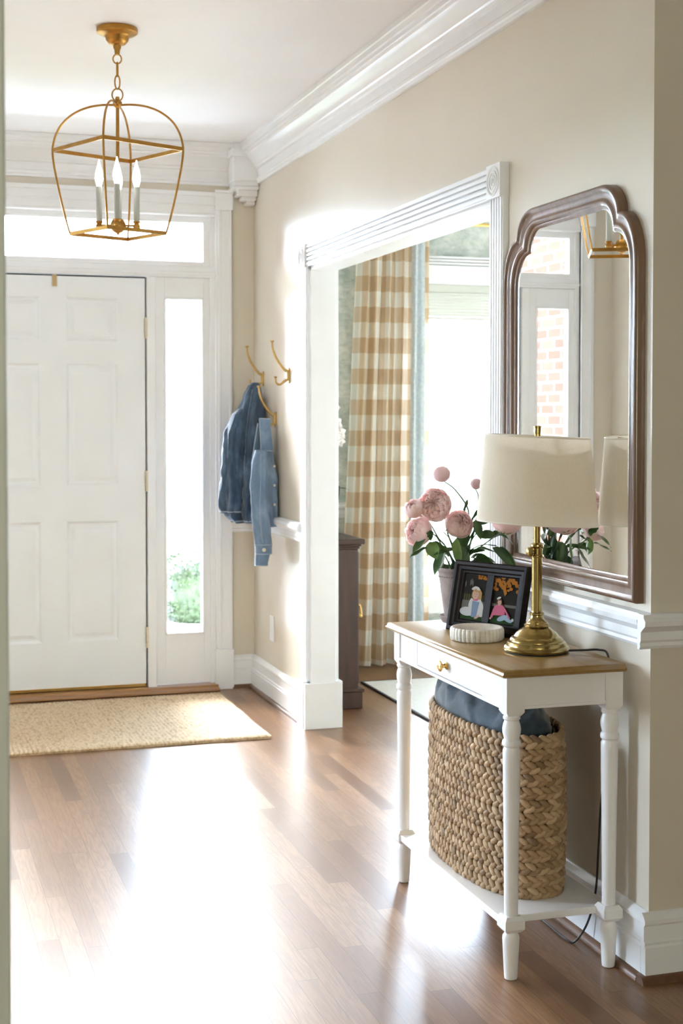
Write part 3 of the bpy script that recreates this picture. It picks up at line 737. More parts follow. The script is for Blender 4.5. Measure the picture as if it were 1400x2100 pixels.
m = MB(); m.box(LX0 - .020, LX1 + .018, LY0 + .018, LY1 - .018, .128, .146); m.build('shelf', furn_w, tab, smooth=False, bevel=.002)

# ------------------------------------------------------------------ basket and cushion
bk = empty('woven_basket', (1.548, 3.535, .146)); tag(bk, 'tall oval basket of braided tan water hyacinth on the low shelf of the console table', 'basket')
BA, BB, BC = 0.121, 0.302, Vector((1.548, 3.535, 0))
def bpt(a, z, grow=0):
    pw = 2 / 2.35
    x = math.copysign(abs(cos(a)) ** pw, cos(a)); y = math.copysign(abs(sin(a)) ** pw, sin(a))
    bul = 1 + 0.03 * sin(pi * min(1, max(0, (z - .146) / .42)))
    return BC + Vector(((BA * bul + grow) * x, (BB * bul + grow) * y, z))
NP = 720; pts = [bpt(2 * pi * i / NP, 0) for i in range(NP)]
cum = [0]
for i in range(NP): cum.append(cum[-1] + (pts[(i + 1) % NP] - pts[i]).length)
PER = cum[-1]
def ang_at(s_):
    s_ = s_ % PER; lo, hi = 0, NP
    while hi - lo > 1:
        md = (lo + hi) // 2
        if cum[md] <= s_: lo = md
        else: hi = md
    return 2 * pi * (lo + (s_ - cum[lo]) / (cum[hi] - cum[lo])) / NP
m = MB()
m.grid(lambda u, v: bpt(2 * pi * u, .148 + .405 * v, -0.004), 96, 12, closed_u=True, mi=1)
m.grid(lambda u, v: bpt(2 * pi * u, .150 + .403 * v, -0.018), 96, 12, closed_u=True, mi=1)
m.add([bpt(2 * pi * i / 64, .152, -.004) for i in range(64)], [tuple(range(64))], 1)
rnd = random.Random(11); ROWS = 13; rh = .0318; N = 62; st = PER / N
for r_ in range(ROWS):
    zc = .158 + rh * r_ + rh * .12
    off = rnd.uniform(0, st)
    for j in range(N):
        for half in (0, 1):
            if r_ == ROWS - 1 and half == 1 and False: continue
            s_ = off + j * st + (0.0 if half else st * .42) + rnd.uniform(-.0012, .0012)
            a = ang_at(s_); z = zc + (.0072 if half else -.0072) + rnd.uniform(-.001, .001)
            p = bpt(a, z, .001 + rnd.uniform(-.001, .002)); tn = (bpt(a + .02, z) - bpt(a - .02, z)).normalized(); nr = tn.cross(Vector((0, 0, 1))).normalized()
            if nr.dot(p - BC - Vector((0, 0, z))) < 0: nr = -nr
            sl = rad(29 if half else -29) + rnd.uniform(-.07, .07)
            ax = (-tn) * cos(sl) + Vector((0, 0, 1)) * sin(sl); ax = (ax - nr * .24).normalized()
            bx_ = nr.cross(ax).normalized(); nz = ax.cross(bx_)
            R = Matrix((ax, bx_, nz)).transposed().to_4x4()
            m.tone = min(1, max(0, .52 + rnd.gauss(0, .26)))
            L = .0188 + rnd.uniform(-.0014, .0014)
            m.ell(p, (L, .0090 + rnd.uniform(-.0006, .0006), .0078), 9, 7, 0, R)
m.build('braided_body', [seagrass, basket_in], bk, angle=80)
m = MB(); m.grid(lambda u, v: bpt(2 * pi * u, .505 + .047 * v, -.018), 120, 4, closed_u=True); m.build('striped_lining', lining_m, bk, solid=.002)
m = MB()
CC = Vector((1.545, 3.545, .530))
def cush(u, v):
    a = 2 * pi * u; b = (v - .5) * pi * .998
    sg = lambda t, p: math.copysign(abs(t) ** p, t)
    hx, hy = .096, .262
    x = hx * sg(cos(b), .6) * sg(cos(a), .65); y = hy * sg(cos(b), .6) * sg(sin(a), .65)
    zt = .125 * sg(sin(b), .75)
    if zt > 0:
        yy = y / hy
        zt *= 0.88 + .22 * max(0, yy) - .20 * max(0, -yy) ** 1.5
        f = (x * .9 + y * .42)
        zt += .010 * mn.noise(Vector((x * 9, y * 9, 1))) + .006 * sin(f * 95 + 2.2 * mn.noise(Vector((x * 8, y * 8, 4)))) * (1 - abs(yy)) * (.4 + .6 * max(0, mn.noise(Vector((x * 10, y * 6, 9))) + .3))
    cz = mn.noise(Vector((x * 5 + y * 9, y * 4 - x * 7, zt * 6 + 2)))
    n_ = mn.noise(Vector((x * 14, y * 14, zt * 14))) * .008 + .016 * (1 - abs(cz) * 4) * (abs(cz) < .25) + .007 * mn.noise(Vector((x * 34, y * 20, zt * 30)))
    return CC + Vector((x * (1 + n_ * 4), y * (1 + n_ * 2), zt + n_))
m.grid(cush, 120, 60, closed_u=True)
cu = m.build('cushion', navy); tag(cu, 'washed navy linen cushion stuffed into the top of the braided basket', 'cushion')

# ------------------------------------------------------------------ table lamp
lx, ly = 1.570, 3.315
lamp = empty('table_lamp', (lx, ly, TZ)); tag(lamp, 'antique brass table lamp with an oval cream fabric shade standing on the console table', 'lamp')
m = MB(); m.lathe([(.078, TZ), (.079, TZ + .003), (.074, TZ + .004)], (lx, ly, 0), 40); m.build('felt_pad', black_m, lamp)
m = MB(); m.lathe([(.070, .761), (.083, .7625), (.0845, .767), (.0825, .7725), (.077, .776), (.0765, .779), (.074, .7845), (.069, .787), (.0685, .790), (.0655, .795), (.058, .7985), (.057, .8005), (.052, .807), (.043, .815), (.034, .8205), (.030, .8225),
                       (.0325, .825), (.0325, .829), (.028, .832), (.0275, .8345), (.022, .838), (.0172, .845), (.0165, .852), (.0185, .854), (.0185, .858), (.0145, .860), (.0135, .864)], (lx, ly, 0), 56); m.build('base', brass, lamp)
m = MB(); m.lathe([(.0135, .862), (.0135, 1.000), (.0165, 1.001), (.0172, 1.004), (.0165, 1.007), (.0142, 1.009), (.0142, 1.024), (.0165, 1.026), (.0175, 1.030), (.0165, 1.034), (.0125, 1.036), (.010, 1.038)], (lx, ly, 0), 32); m.build('lower_column', brass, lamp)
m = MB(); m.lathe([(.0088, 1.03), (.0088, 1.318)], (lx, ly, 0), 20)
for a in (0, 90, 180, 270):
    m.tube([(lx + .009 * cos(rad(a - 27)), ly + .009 * sin(rad(a - 27)), 1.300), (lx + (.084 if a % 180 else .131) * cos(rad(a - 27)), ly + (.084 if a % 180 else .131) * sin(rad(a - 27)), 1.305)], .0013, 6)
m.build('upper_rod', brass, lamp)
m = MB(); Rk = Matrix.Translation((lx, ly, 1.016)) @ Matrix.Rotation(rad(205), 4, 'Z') @ Matrix.Rotation(pi / 2, 4, 'Y')
m.lathe([(.0035, .012), (.0035, .022), (.009, .0235), (.0125, .026), (.0125, .030), (.008, .033), (.001, .034)], (0, 0, 0), 20, M=Rk); m.build('thumb_screw', brass, lamp)
m = MB(); zb, zt = 1.089, 1.310
def shade(u, v, g=0):
    a = 2 * pi * u; k = 1 - v; oa = rad(-27)
    p = ((.134 + .021 * k) + g) * cos(a); q = ((.086 + .014 * k) + g) * sin(a)
    return (lx + p * cos(oa) - q * sin(oa), ly + p * sin(oa) + q * cos(oa), zb + (zt - zb) * v - p * .045)
m.grid(lambda u, v: shade(u, v), 96, 10, closed_u=True)
sh = m.build('lamp_shade', linen, lamp, angle=60)
tape_m = mat('cream_shade_tape', (0.85, 0.80, 0.70), 0.8)
for v in (0, 1):
    m = MB(); m.tube([shade(i / 96, v, -.001) for i in range(96)], .0022, 6, closed=True); m.build('shade_rim', tape_m, sh)
m = MB(); m.lathe([(.006, 1.316), (.006, 1.318), (.0098, 1.319), (.0098, 1.332), (.011, 1.333), (.011, 1.336), (.0096, 1.337), (.003, 1.338)], (lx, ly, 0), 20); m.build('finial', brass, lamp)
def bez(pts, n=10):
    out = []; P = [Vector(p) for p in pts]; P = [P[0] * 2 - P[1]] + P + [P[-1] * 2 - P[-2]]
    for i in range(1, len(P) - 2):
        for k in range(n):
            t = k / n
            out.append(.5 * ((2 * P[i]) + (P[i + 1] - P[i - 1]) * t + (2 * P[i - 1] - 5 * P[i] + 4 * P[i + 1] - P[i + 2]) * t * t + (3 * P[i] - P[i - 1] - 3 * P[i + 1] + P[i + 2]) * t ** 3))
    out.append(P[-2]); return out
m = MB(); m.tube(bez([(1.635, 3.268, .765), (1.665, 3.240, .769), (1.695, 3.215, .772), (1.7115, 3.200, .762), (1.7145, 3.195, .70), (1.7155, 3.200, .55), (1.705, 3.215, .40), (1.700, 3.22, .28), (1.700, 3.235, .15), (1.690, 3.26, .06), (1.668, 3.285, .006), (1.655, 3.31, .004), (1.658, 3.44, .004), (1.664, 3.62, .004), (1.69, 3.75, .004)]), .0028, 8)
m.build('power_cord', black_m, lamp)

# ------------------------------------------------------------------ double photo frame
fa = math.atan2(.9, -.43); lean = rad(12)
fd = Vector((cos(fa), sin(fa), 0)); fn = Vector((sin(fa), -cos(fa), 0))
if fn.x < 0: fn = -fn
fu = Vector((0, 0, cos(lean))) + fn * sin(lean); fb = fu.cross(fd) if fu.cross(fd).dot(fn) > 0 else fd.cross(fu)
FO = Vector((1.606, 3.507, TZ)); FW, FH = .27, .20
def F(a, b, c=0): return FO + fd * a + fu * b + fb * c
pf = empty('photo_frame', tuple(FO + fd * FW / 2)); tag(pf, 'dark brown double photo frame holding two autumn portraits, leaning on the console table', 'picture frame')
prof = [(0, .022), (0, .004), (.004, 0), (.012, .000), (.016, .005), (.024, .006), (.028, .011), (.033, .012), (.036, .016), (.036, .022)]
def frame_sweep(m, outline_fn, prof):
    rings = [outline_fn(d) for d, c_ in prof]; n = len(rings[0]); vs = []
    for (d, c_), rg in zip(prof, rings): vs += [(p[0], p[1], c_) for p in rg]
    fs = []
    K = len(prof)
    for k in range(K):
        k2 = (k + 1) % K
        for i in range(n):
            i2 = (i + 1) % n
            fs.append((k * n + i, k * n + i2, k2 * n + i2, k2 * n + i))
    return vs, fs
m = MB(); vs, fs = frame_sweep(m, lambda d: [(d, d), (FW - d, d), (FW - d, FH - d), (d, FH - d)], prof)
m.add([F(*q) for q in vs], fs)
m.add([F(*q) for q in [(a, b, c_) for c_ in (.010, .020) for a, b in ((FW / 2 - .012, .034), (FW / 2 + .012, .034), (FW / 2 + .012, FH - .034), (FW / 2 - .012, FH - .034))]], [(0, 1, 2, 3), (7, 6, 5, 4), (0, 4, 5, 1), (1, 5, 6, 2), (2, 6, 7, 3), (3, 7, 4, 0)])
m.add([F(*q) for q in [(a, b, c_) for c_ in (.0185, .022) for a, b in ((.03, .03), (FW - .03, .03), (FW - .03, FH - .03), (.03, FH - .03))]], [(0, 1, 2, 3), (7, 6, 5, 4), (0, 4, 5, 1), (1, 5, 6, 2), (2, 6, 7, 3), (3, 7, 4, 0)])
m.build('frame', frame_blk, pf, angle=30)
m = MB(); A = FW / 2
m.add([F(A - .03, .03, .022), F(A + .03, .03, .022), F(A + .02, .15, .022), F(A - .02, .15, .022), F(A - .03, .03, .0) + fn * .070 - Vector((0, 0, .024)), F(A + .03, .03, 0) + fn * .070 - Vector((0, 0, .024)), F(A + .02, .15, .025), F(A - .02, .15, .025)], [(3, 2, 6, 7), (4, 5, 6, 7), (2, 1, 5, 6), (0, 3, 7, 4), (0, 1, 5, 4)])
m.build('easel_back', black_m, pf, smooth=False)
pc = {k: mat('print_' + k, tuple(q * .62 for q in c_), 0.9, spec=0.05) for k, c_ in dict(dark_wood=(.035, .032, .028), lawn=(.035, .075, .025), foliage=(.42, .16, .03), fence=(.10, .10, .045), skin=(.62, .40, .31), blond=(.50, .30, .13), brown=(.12, .06, .035), white=(.62, .61, .60), denim=(.22, .30, .42), pink=(.62, .16, .25), jeans=(.36, .46, .58), grey=(.16, .16, .14)).items()}
pk = list(pc); 
def photo(x0, x1, shapes):
    m = MB(); z0, z1 = .037, FH - .037; w = x1 - x0; h_ = z1 - z0
    # the picture seen from the front runs from x1 (left) to x0 (right)
    def Q(u, v, k): return F(x1 - u * w, z0 + v * h_, .0165 - k * .00008)
    for k, (kind, pts, c_) in enumerate(shapes):
        if kind == 'e':
            cx, cy, rx, ry = pts[:4]; an = pts[4] if len(pts) > 4 else 0
            pts = [(cx + rx * cos(t) * cos(an) - ry * sin(t) * sin(an), cy + rx * cos(t) * sin(an) + ry * sin(t) * cos(an)) for t in [2 * pi * i / 20 for i in range(20)]]
        m.add([Q(min(1, max(0, u)), min(1, max(0, v)), k) for u, v in pts], [tuple(range(len(pts)))], pk.index(c_))
    m.build('photo', [pc[k] for k in pk], pf, smooth=False)
rc = lambda a, b, c_, d: [(a, c_), (b, c_), (b, d), (a, d)]
rnd = random.Random(5)
sh1 = [('p', rc(0, 1, 0, 1), 'dark_wood'), ('p', rc(0, 1, 0, .24), 'lawn'), ('p', rc(0, 1, .24, .42), 'grey')] + [('p', rc(i * .09, i * .09 + .05, .42, .56), 'fence') for i in range(12)]
sh1 += [('e', (rnd.uniform(.1, .4), rnd.uniform(.72, .85), .02, .07), 'grey') for i in range(5)] + [('e', (rnd.uniform(.6, 1), rnd.uniform(.92, 1), .05, .03), 'foliage') for i in range(12)]
sh1 += [('e', (.60, .57, .19, .14), 'blond'), ('e', (.30, .17, .28, .10), 'white'), ('p', [(.42, .08), (.88, .08), (.90, .34), (.78, .46), (.46, .46), (.36, .32)], 'white'), ('p', [(.48, .06), (.68, .05), (.74, .40), (.46, .42)], 'denim'), ('e', (.86, .24, .07, .16, .2), 'white'), ('e', (.40, .36, .06, .12, -.3), 'white'),
        ('e', (.58, .45, .10, .03), 'pink'), ('e', (.56, .56, .115, .105), 'skin'), ('p', rc(.70, .80, .46, .62), 'blond'), ('e', (.58, .655, .115, .045), 'blond'), ('e', (.52, .575, .014, .008), 'brown'), ('e', (.61, .575, .014, .008), 'brown'), ('e', (.565, .515, .028, .008), 'pink'), ('e', (.48, .70, .10, .035, .3), 'white'), ('e', (.62, .70, .09, .035, -.3), 'white'), ('e', (.72, .07, .10, .03, .4), 'skin')]
sh2 = [('p', rc(0, 1, 0, 1), 'dark_wood'), ('p', rc(0, 1, 0, .16), 'lawn'), ('p', rc(0, 1, .36, .42), 'grey')] + [('e', (rnd.uniform(.02, .98), rnd.uniform(.72, 1), rnd.uniform(.03, .08), rnd.uniform(.02, .05)), 'foliage') for i in range(46)] + [('p', [(.36, .84), (.52, .60), (.60, .66), (.50, .84)], 'foliage')]
sh2 += [('e', (.36, .40, .12, .14), 'brown'), ('p', [(.20, .16), (.62, .18), (.60, .34), (.48, .40), (.26, .40), (.14, .28)], 'pink'), ('p', [(.08, .10), (.16, .09), (.30, .34), (.20, .38)], 'pink'), ('p', [(.50, .38), (.60, .34), (.84, .14), (.76, .12)], 'pink'), ('e', (.55, .12, .20, .06, .25), 'jeans'), ('e', (.74, .10, .18, .045, -.25), 'jeans'),
        ('e', (.93, .10, .05, .035), 'white'), ('e', (.37, .455, .07, .072), 'skin'), ('e', (.37, .515, .075, .022), 'brown'), ('e', (.345, .462, .010, .006), 'brown'), ('e', (.40, .462, .010, .006), 'brown'), ('e', (.37, .42, .02, .006), 'pink'), ('e', (.33, .545, .08, .025, .3), 'white'), ('e', (.10, .08, .035, .02), 'skin')]
photo(.142, .238, sh1); photo(.033, .128, sh2)

# ------------------------------------------------------------------ marble dish
m = MB(); dc = (1.502, 3.545); NF = 34; prof = [(.60, .0), (.965, .0015), (1.0, .006), (1.0, .028), (.97, .033), (.93, .0350), (.86, .0345), (.78, .0305), (.50, .022), (.02, .018)]
def dish(u, v):
    i = v * (len(prof) - 1); k = min(len(prof) - 2, int(i)); t = i - k
    r = prof[k][0] * (1 - t) + prof[k + 1][0] * t; z = prof[k][1] * (1 - t) + prof[k + 1][1] * t
    fl = (abs(sin(NF * pi * u)) ** .6 - 1) * .045 if i <= 5.01 and i > .5 else 0
    R = .0735 * (r + fl); a = 2 * pi * u
    return (dc[0] + R * cos(a), dc[1] + R * sin(a), TZ + z)
m.grid(dish, NF * 10, 28, closed_u=True)
m.add([(dc[0] + .0441 * cos(2 * pi * i / 40), dc[1] + .0441 * sin(2 * pi * i / 40), TZ + .0002) for i in range(40)], [tuple(range(40))])
tag(m.build('marble_dish', marble, angle=50), 'round fluted cream marble dish on the console table in front of the photo frame', 'dish')

# ------------------------------------------------------------------ potted peony
px_, py_ = 1.575, 3.862
pot = empty('potted_peony', (px_, py_, TZ)); tag(pot, 'pink peonies with dark green leaves in a tall tapered clay pot behind the photo frame', 'potted plant')
m = MB(); m.lathe([(.020, TZ + .001), (.046, TZ + .001), (.054, TZ + .016), (.056, TZ + .022), (.052, TZ + .022), (.044, TZ + .008), (.01, TZ + .007)], (px_, py_, 0), 40); m.build('saucer', clay, pot)
m = MB(); m.lathe([(.030, TZ + .009), (.0375, TZ + .010), (.0575, TZ + .148), (.0580, TZ + .149), (.0605, TZ + .151), (.0625, TZ + .158), (.0615, TZ + .162), (.0560, TZ + .162), (.0540, TZ + .148), (.01, TZ + .145)], (px_, py_, 0), 48)
for i in range(44): a = 2 * pi * i / 44; m.ell((px_ + .0560 * cos(a), py_ + .0560 * sin(a), TZ + .136), (.0022, .0022, .0022), 6, 4)
po = m.build('pot', clay, pot)
m = MB(); rnd = random.Random(2)
for i in range(150):
    a = rnd.uniform(0, 2 * pi); r = .053 * sqrt(rnd.random()); p = Vector((px_ + r * cos(a), py_ + r * sin(a), TZ + .152 + rnd.uniform(0, .012))); m.ell(p, (.007, .007, .006), 6, 4)
    if i % 2 == 0: m.tube([p, p + Vector((rnd.uniform(-.012, .012), rnd.uniform(-.012, .012), rnd.uniform(.012, .03)))], [.0012, .0004], 4)
m.build('moss', moss, pot)
def bloom(c, R, axis, mb, opening=1.0, seed=0, bud=False):
    rn = random.Random(seed); ax = Vector(axis).normalized()
    q = ax.to_track_quat('Z', 'Y').to_matrix().to_4x4(); Mx = Matrix.Translation(Vector(c)) @ q
    layers = [(1.0, 6, 86, .12), (.93, 7, 68, .3), (.84, 9, 54, .5), (.74, 10, 43, .7), (.63, 10, 33, .9), (.51, 9, 25, 1.0), (.38, 8, 18, 1.1), (.24, 6, 12, 1.1)] if not bud else [(1.0, 4, 18, .05), (.94, 4, 8, .1), (.86, 4, 4, .1)]
    for li, (rr, n_, top, ruf) in enumerate(layers):
        top = top * opening
        for k in range(n_):
            ph0 = 2 * pi * (k + .37 * li + rn.uniform(-.15, .15)) / n_; wid = (2 * pi / n_) * .78; sd = rn.uniform(0, 50); rk = rr * rn.uniform(.93, 1.05)
            nu, nv = 7, 8; vs = []; tn = []
            for j in range(nv):
                v = j / (nv - 1); th = rad(172) + (rad(top) - rad(172)) * v
                for i in range(nu):
                    u = i / (nu - 1) * 2 - 1
                    wv = wid * (sin(pi * (.12 + .78 * v)) ** .7)
                    ph = ph0 + u * wv * (1 if v > .3 else .8)
                    r2 = R * rk * (1 + .05 * (1 - u * u)) * (1 + ruf * .30 * v * mn.noise(Vector((u * 2.1 + sd, v * 2.5, li))))
                    e_ = (1 - .10 * u * u * v)
                    th2 = th + (1 - e_) * 1.0
                    z = r2 * cos(th2) * .92; x = r2 * sin(th2)
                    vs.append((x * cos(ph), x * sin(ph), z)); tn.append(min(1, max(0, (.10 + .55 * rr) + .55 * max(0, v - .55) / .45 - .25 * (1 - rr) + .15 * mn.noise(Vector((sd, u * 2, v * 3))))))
            b = mb.add(vs, [(j * nu + i, j * nu + i + 1, (j + 1) * nu + i + 1, (j + 1) * nu + i) for j in range(nv - 1) for i in range(nu - 1)], 0, Mx)
            for i, t_ in enumerate(tn): mb.t[b + i] = t_
    return mb
fl = [((1.478, 3.80, 1.110), .0480, (-.55, -.80, .25), 1.0, 0), ((1.553, 3.80, 1.052), .0405, (-.05, -.95, .35), .85, 0), ((1.440, 3.84, 1.030), .0430, (-.9, -.3, .15), .9, 0), ((1.423, 3.82, 1.098), .0285, (-.6, -.3, .7), .5, 0),
      ((1.499, 3.80, 1.196), .0245, (-.35, -.2, .9), .5, 1), ((1.606, 3.80, 1.167), .0170, (.1, -.1, 1), .6, 1), ((1.640, 3.66, 1.070), .042, (.3, .1, .8), .9, 0), ((1.660, 3.78, 1.140), .036, (.7, .3, .6), .9, 0)]
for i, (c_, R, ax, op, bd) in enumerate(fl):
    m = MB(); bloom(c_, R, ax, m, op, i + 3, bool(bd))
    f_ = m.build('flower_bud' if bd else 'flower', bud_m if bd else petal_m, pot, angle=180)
    m = MB(); A_ = Vector(ax).normalized()
    for k in range(4):
        a = k * pi / 2 + .3; s_ = A_.orthogonal().normalized(); s2 = A_.cross(s_)
        d_ = (s_ * cos(a) + s2 * sin(a)); B = Vector(c_) - A_ * R * .93
        m.add([B, B + d_ * R * .30 + A_.cross(d_) * R * .14 , B + d_ * R * .72 + A_ * R * .30, B + d_ * R * .30 - A_.cross(d_) * R * .14], [(0, 1, 2, 3)])
    m.build('sepal', leaf_lt, f_, solid=.0008)
root = Vector((px_, py_, TZ + .14))
for i, (c_, R, ax, op, bd) in enumerate(fl):
    B = Vector(c_) - Vector(ax).normalized() * R * .9
    mid = root.lerp(B, .5) + Vector((.02 if i == 4 else 0, 0, .02)) + (Vector((.035, 0, .03)) if i in (4, 5) else Vector((0, 0, 0)))
    m = MB(); pp = bez([root + Vector((.008 * cos(i * 2.1), .008 * sin(i * 2.1), 0)), root.lerp(mid, .6) + Vector((0, 0, .015)), mid, B.lerp(mid, .4) + Vector((.006, 0, .008)), B], 6); m.tube(pp, [.0032 - .0017 * k / (len(pp) - 1) for k in range(len(pp))], 6); m.build('stem', stem_m, pot)
def leaf(base, d, L, W, droop, mb, tw=0):
    d = Vector(d).normalized(); side = d.cross(Vector((0, 0, 1)))
    side = side.normalized() if side.length > .05 else Vector((1, 0, 0)); up = side.cross(d)
    side = (side * cos(tw) + up * sin(tw)); up = side.cross(d)
    nu, nv = 5, 9; vs = []
    for j in range(nv):
        t = j / (nv - 1); w = W * (sin(pi * min(1, t ** .75)) ** .85) + .0004
        c_ = Vector(base) + d * L * t + Vector((0, 0, -droop * L * t * t))
        for i in range(nu):
            u = i / (nu - 1) * 2 - 1
            vs.append(c_ + side * w * u + up * (abs(u) * w * .35 + .002 * sin(t * 9 + u)))
    mb.add(vs, [(j * nu + i, j * nu + i + 1, (j + 1) * nu + i + 1, (j + 1) * nu + i) for j in range(nv - 1) for i in range(nu - 1)])
lv = [  # base, direction, length, width, droop, light
    ((1.470, 3.82, 1.000), (.2, -.3, -.6), .052, .020, .1, 1), ((1.452, 3.81, 1.015), (-.6, -.2, -.55), .060, .013, .1, 0), ((1.470, 3.81, 1.005), (-.2, -.4, .55), .045, .014, .1, 0), ((1.475, 3.81, 1.000), (.9, -.2, -.5), .055, .013, .2, 0),
    ((1.458, 3.81, .985), (-.9, -.1, -.35), .060, .008, .1, 0), ((1.545, 3.80, 1.010), (.05, -.25, -1), .082, .017, 0, 1), ((1.560, 3.81, .990), (.2, -.2, -.9), .090, .018, 0, 0), ((1.520, 3.82, .980), (-.5, -.3, -.75), .085, .020, .1, 0),
    ((1.550, 3.82, .975), (-.9, -.3, .15), .085, .008, .3, 0), ((1.500, 3.82, .985), (-.9, 0, -.4), .040, .006, .2, 0), ((1.600, 3.82, 1.050), (.3, -.2, .7), .060, .012, .1, 0), ((1.603, 3.82, 1.045), (.8, -.2, .4), .060, .012, .3, 0),
    ((1.610, 3.81, 1.060), (.1, -.3, -.7), .055, .013, .1, 0), ((1.575, 3.81, 1.085), (.25, -.1, 1), .040, .009, 0, 0), ((1.600, 3.80, .975), (.9, -.3, .25), .085, .011, .5, 0), ((1.640, 3.76, .985), (.6, -.5, -.3), .085, .012, .7, 0), ((1.655, 3.75, .985), (.9, -.4, -.5), .060, .010, .6, 0),
    ((1.580, 3.83, 1.000), (.25, -.1, .95), .070, .015, .1, 0), ((1.570, 3.84, .960), (.1, -.2, .9), .100, .018, 0, 0), ((1.590, 3.84, .950), (.5, -.6, .5), .090, .020, .3, 0), ((1.600, 3.84, .945), (.7, -.6, .3), .085, .018, .4, 0),
    ((1.605, 3.83, .940), (.3, -.9, .35), .100, .020, .4, 0), ((1.610, 3.82, .935), (.5, -.9, .1), .095, .018, .3, 0), ((1.560, 3.84, .930), (-.4, -.6, .3), .070, .016, .5, 0), ((1.620, 3.80, 1.010), (.3, -.8, .5), .080, .015, .4, 0), ((1.640, 3.76, 1.020), (.4, -.8, .3), .080, .015, .6, 0),
    ((1.590, 3.86, .950), (.2, .5, .7), .09, .018, .3, 0), ((1.550, 3.87, .950), (-.4, .5, .6), .08, .016, .3, 0), ((1.535, 3.80, 1.040), (-.2, -.2, .9), .030, .007, 0, 1), ((1.515, 3.80, 1.010), (-.6, -.2, -.3), .035, .005, .1, 0), ((1.510, 3.80, 1.025), (.3, -.1, .5), .030, .005, .1, 0),
    ((1.480, 3.83, .985), (-.1, -.3, -1), .030, .012, 0, 1), ((1.585, 3.83, .925), (.1, -.3, .8), .095, .022, 0, 0)]
for b_, d_, L, W, dr_, lt in lv:
    m = MB(); leaf(b_, d_, L, W, dr_, m, random.Random(int(b_[0] * 9999 + b_[2] * 777)).uniform(-1.3, 1.3)); m.build('leaf', leaf_lt if lt else leaf_m, pot, angle=180)
m = MB()
for a, b_, r in (((px_, py_, TZ + .14), (1.590, 3.835, 1.000), .006), ((px_ + .01, py_, TZ + .14), (1.612, 3.81, 1.055), .0035), ((px_ - .01, py_, TZ + .14), (1.470, 3.815, 1.000), .0022), ((1.590, 3.84, .965), (1.650, 3.755, .990), .0016), ((1.56, 3.84, .95), (1.505, 3.80, 1.03), .0014), ((1.590, 3.84, .97), (1.625, 3.80, 1.04), .0018)):
    A_, B_ = Vector(a), Vector(b_); m.tube(bez([A_, A_.lerp(B_, .5) + Vector((.004, 0, .012)), B_], 6), r, 6)
m.build('branching_stem', stem_m, pot)

# ------------------------------------------------------------------ mirror
mi = empty('wall_mirror', (XR, 3.41, .905)); tag(mi, 'tall arched mirror in a moulded brown wood frame above the console table', 'mirror')
MC, MW, MZ0, MZ1 = 3.446, .3915, .908, 1.944
def mir_outline(d):
    w = MW - d; pts = []
    zt = MZ1 - d; zn = 1.865 - d * .75; yn = w - .087; z1_ = 1.735 - d * .15
    half = [(w, MZ0 + d)]
    for k in range(13):            # lower shoulder: quarter arc from the upright in to the notch
        a = pi / 2 * k / 12; half.append((yn + .004 + (w - yn - .004) * cos(a), z1_ + (zn - z1_) * sin(a)))
    yf_ = .205 - d * .42
    for k in range(13):            # upper shoulder up to the flat top
        a = pi / 2 * k / 12; half.append((yf_ + (yn - yf_) * cos(a), zn + .002 + (zt - zn - .002) * sin(a)))
    pts = [(-y, z) for y, z in half] + [(y, z) for y, z in half[::-1]]
    return [(MC + y, z) for y, z in pts]
mprof = [(0.0, 0.0), (0.0, .020), (.003, .025), (.008, .0275), (.012, .026), (.0145, .021), (.018, .0195), (.031, .0165), (.035, .018), (.039, .0205), (.044, .0195), (.048, .0145), (.0495, .012), (.053, .012), (.057, .0105), (.060, .005), (.061, 0.0)]
m = MB(); vs, fs = frame_sweep(m, mir_outline, mprof)
m.add([(XR - c_, y, z) for y, z, c_ in vs], fs); m.build('frame', mirror_wood, mi, angle=50)
m = MB(); g = mir_outline(.058); n = len(g)
m.add([(XR - .006, y, z) for y, z in g], [tuple(range(n))]); m.build('mirror_glass', mirror_m, mi, smooth=False)

# ------------------------------------------------------------------ hooks, jackets, outlet
def hook(y, z, label):
    e = empty('coat_hook', (XR, y, z)); tag(e, label, 'coat hook', 'brass coat hooks on the wall')
    m = MB(); m.prism([(y - .0125, z - .030), (y - .009, z - .036), (y + .009, z - .036), (y + .0125, z - .030), (y + .0125, z + .030), (y + .009, z + .036), (y - .009, z + .036), (y - .0125, z + .030)], 'x', XR - .006, XR)
    m.box(XR - .014, XR - .004, y - .008, y + .008, z - .022, z + .022); m.build('backplate', hookb, e, smooth=False, bevel=.0015)
    X = XR - .010
    pp = bez([(X, y, z + .020), (X - .018, y, z + .032), (X - .050, y, z + .075), (X - .068, y, z + .120), (X - .072, y, z + .152)], 8)
    m = MB(); m.tube(pp, [.0075 - .0030 * k / (len(pp) - 1) for k in range(len(pp))], 10); m.lathe([(.004, -.004), (.0095, .002), (.010, .006), (.006, .008)], tuple(pp[-1]), 16); m.build('upper_hook', hookb, e)
    pp = bez([(X, y, z - .018), (X - .018, y, z - .030), (X - .036, y, z - .042), (X - .052, y, z - .034), (X - .056, y, z - .012)], 8)
    m = MB(); m.tube(pp, [.0065 - .0025 * k / (len(pp) - 1) for k in range(len(pp))], 10); m.lathe([(.003, -.002), (.0075, .002), (.0075, .005), (.004, .007)], tuple(pp[-1]), 14); m.build('lower_hook', hookb, e)
hook(6.28, 1.549, 'empty brass double coat hook nearest the cased opening')
hook(6.755, 1.546, 'brass coat hook beside the front wall, holding the dark denim jacket')
hook(6.52, 1.348, 'lower brass coat hook holding the faded denim jacket with the hanging sleeve')

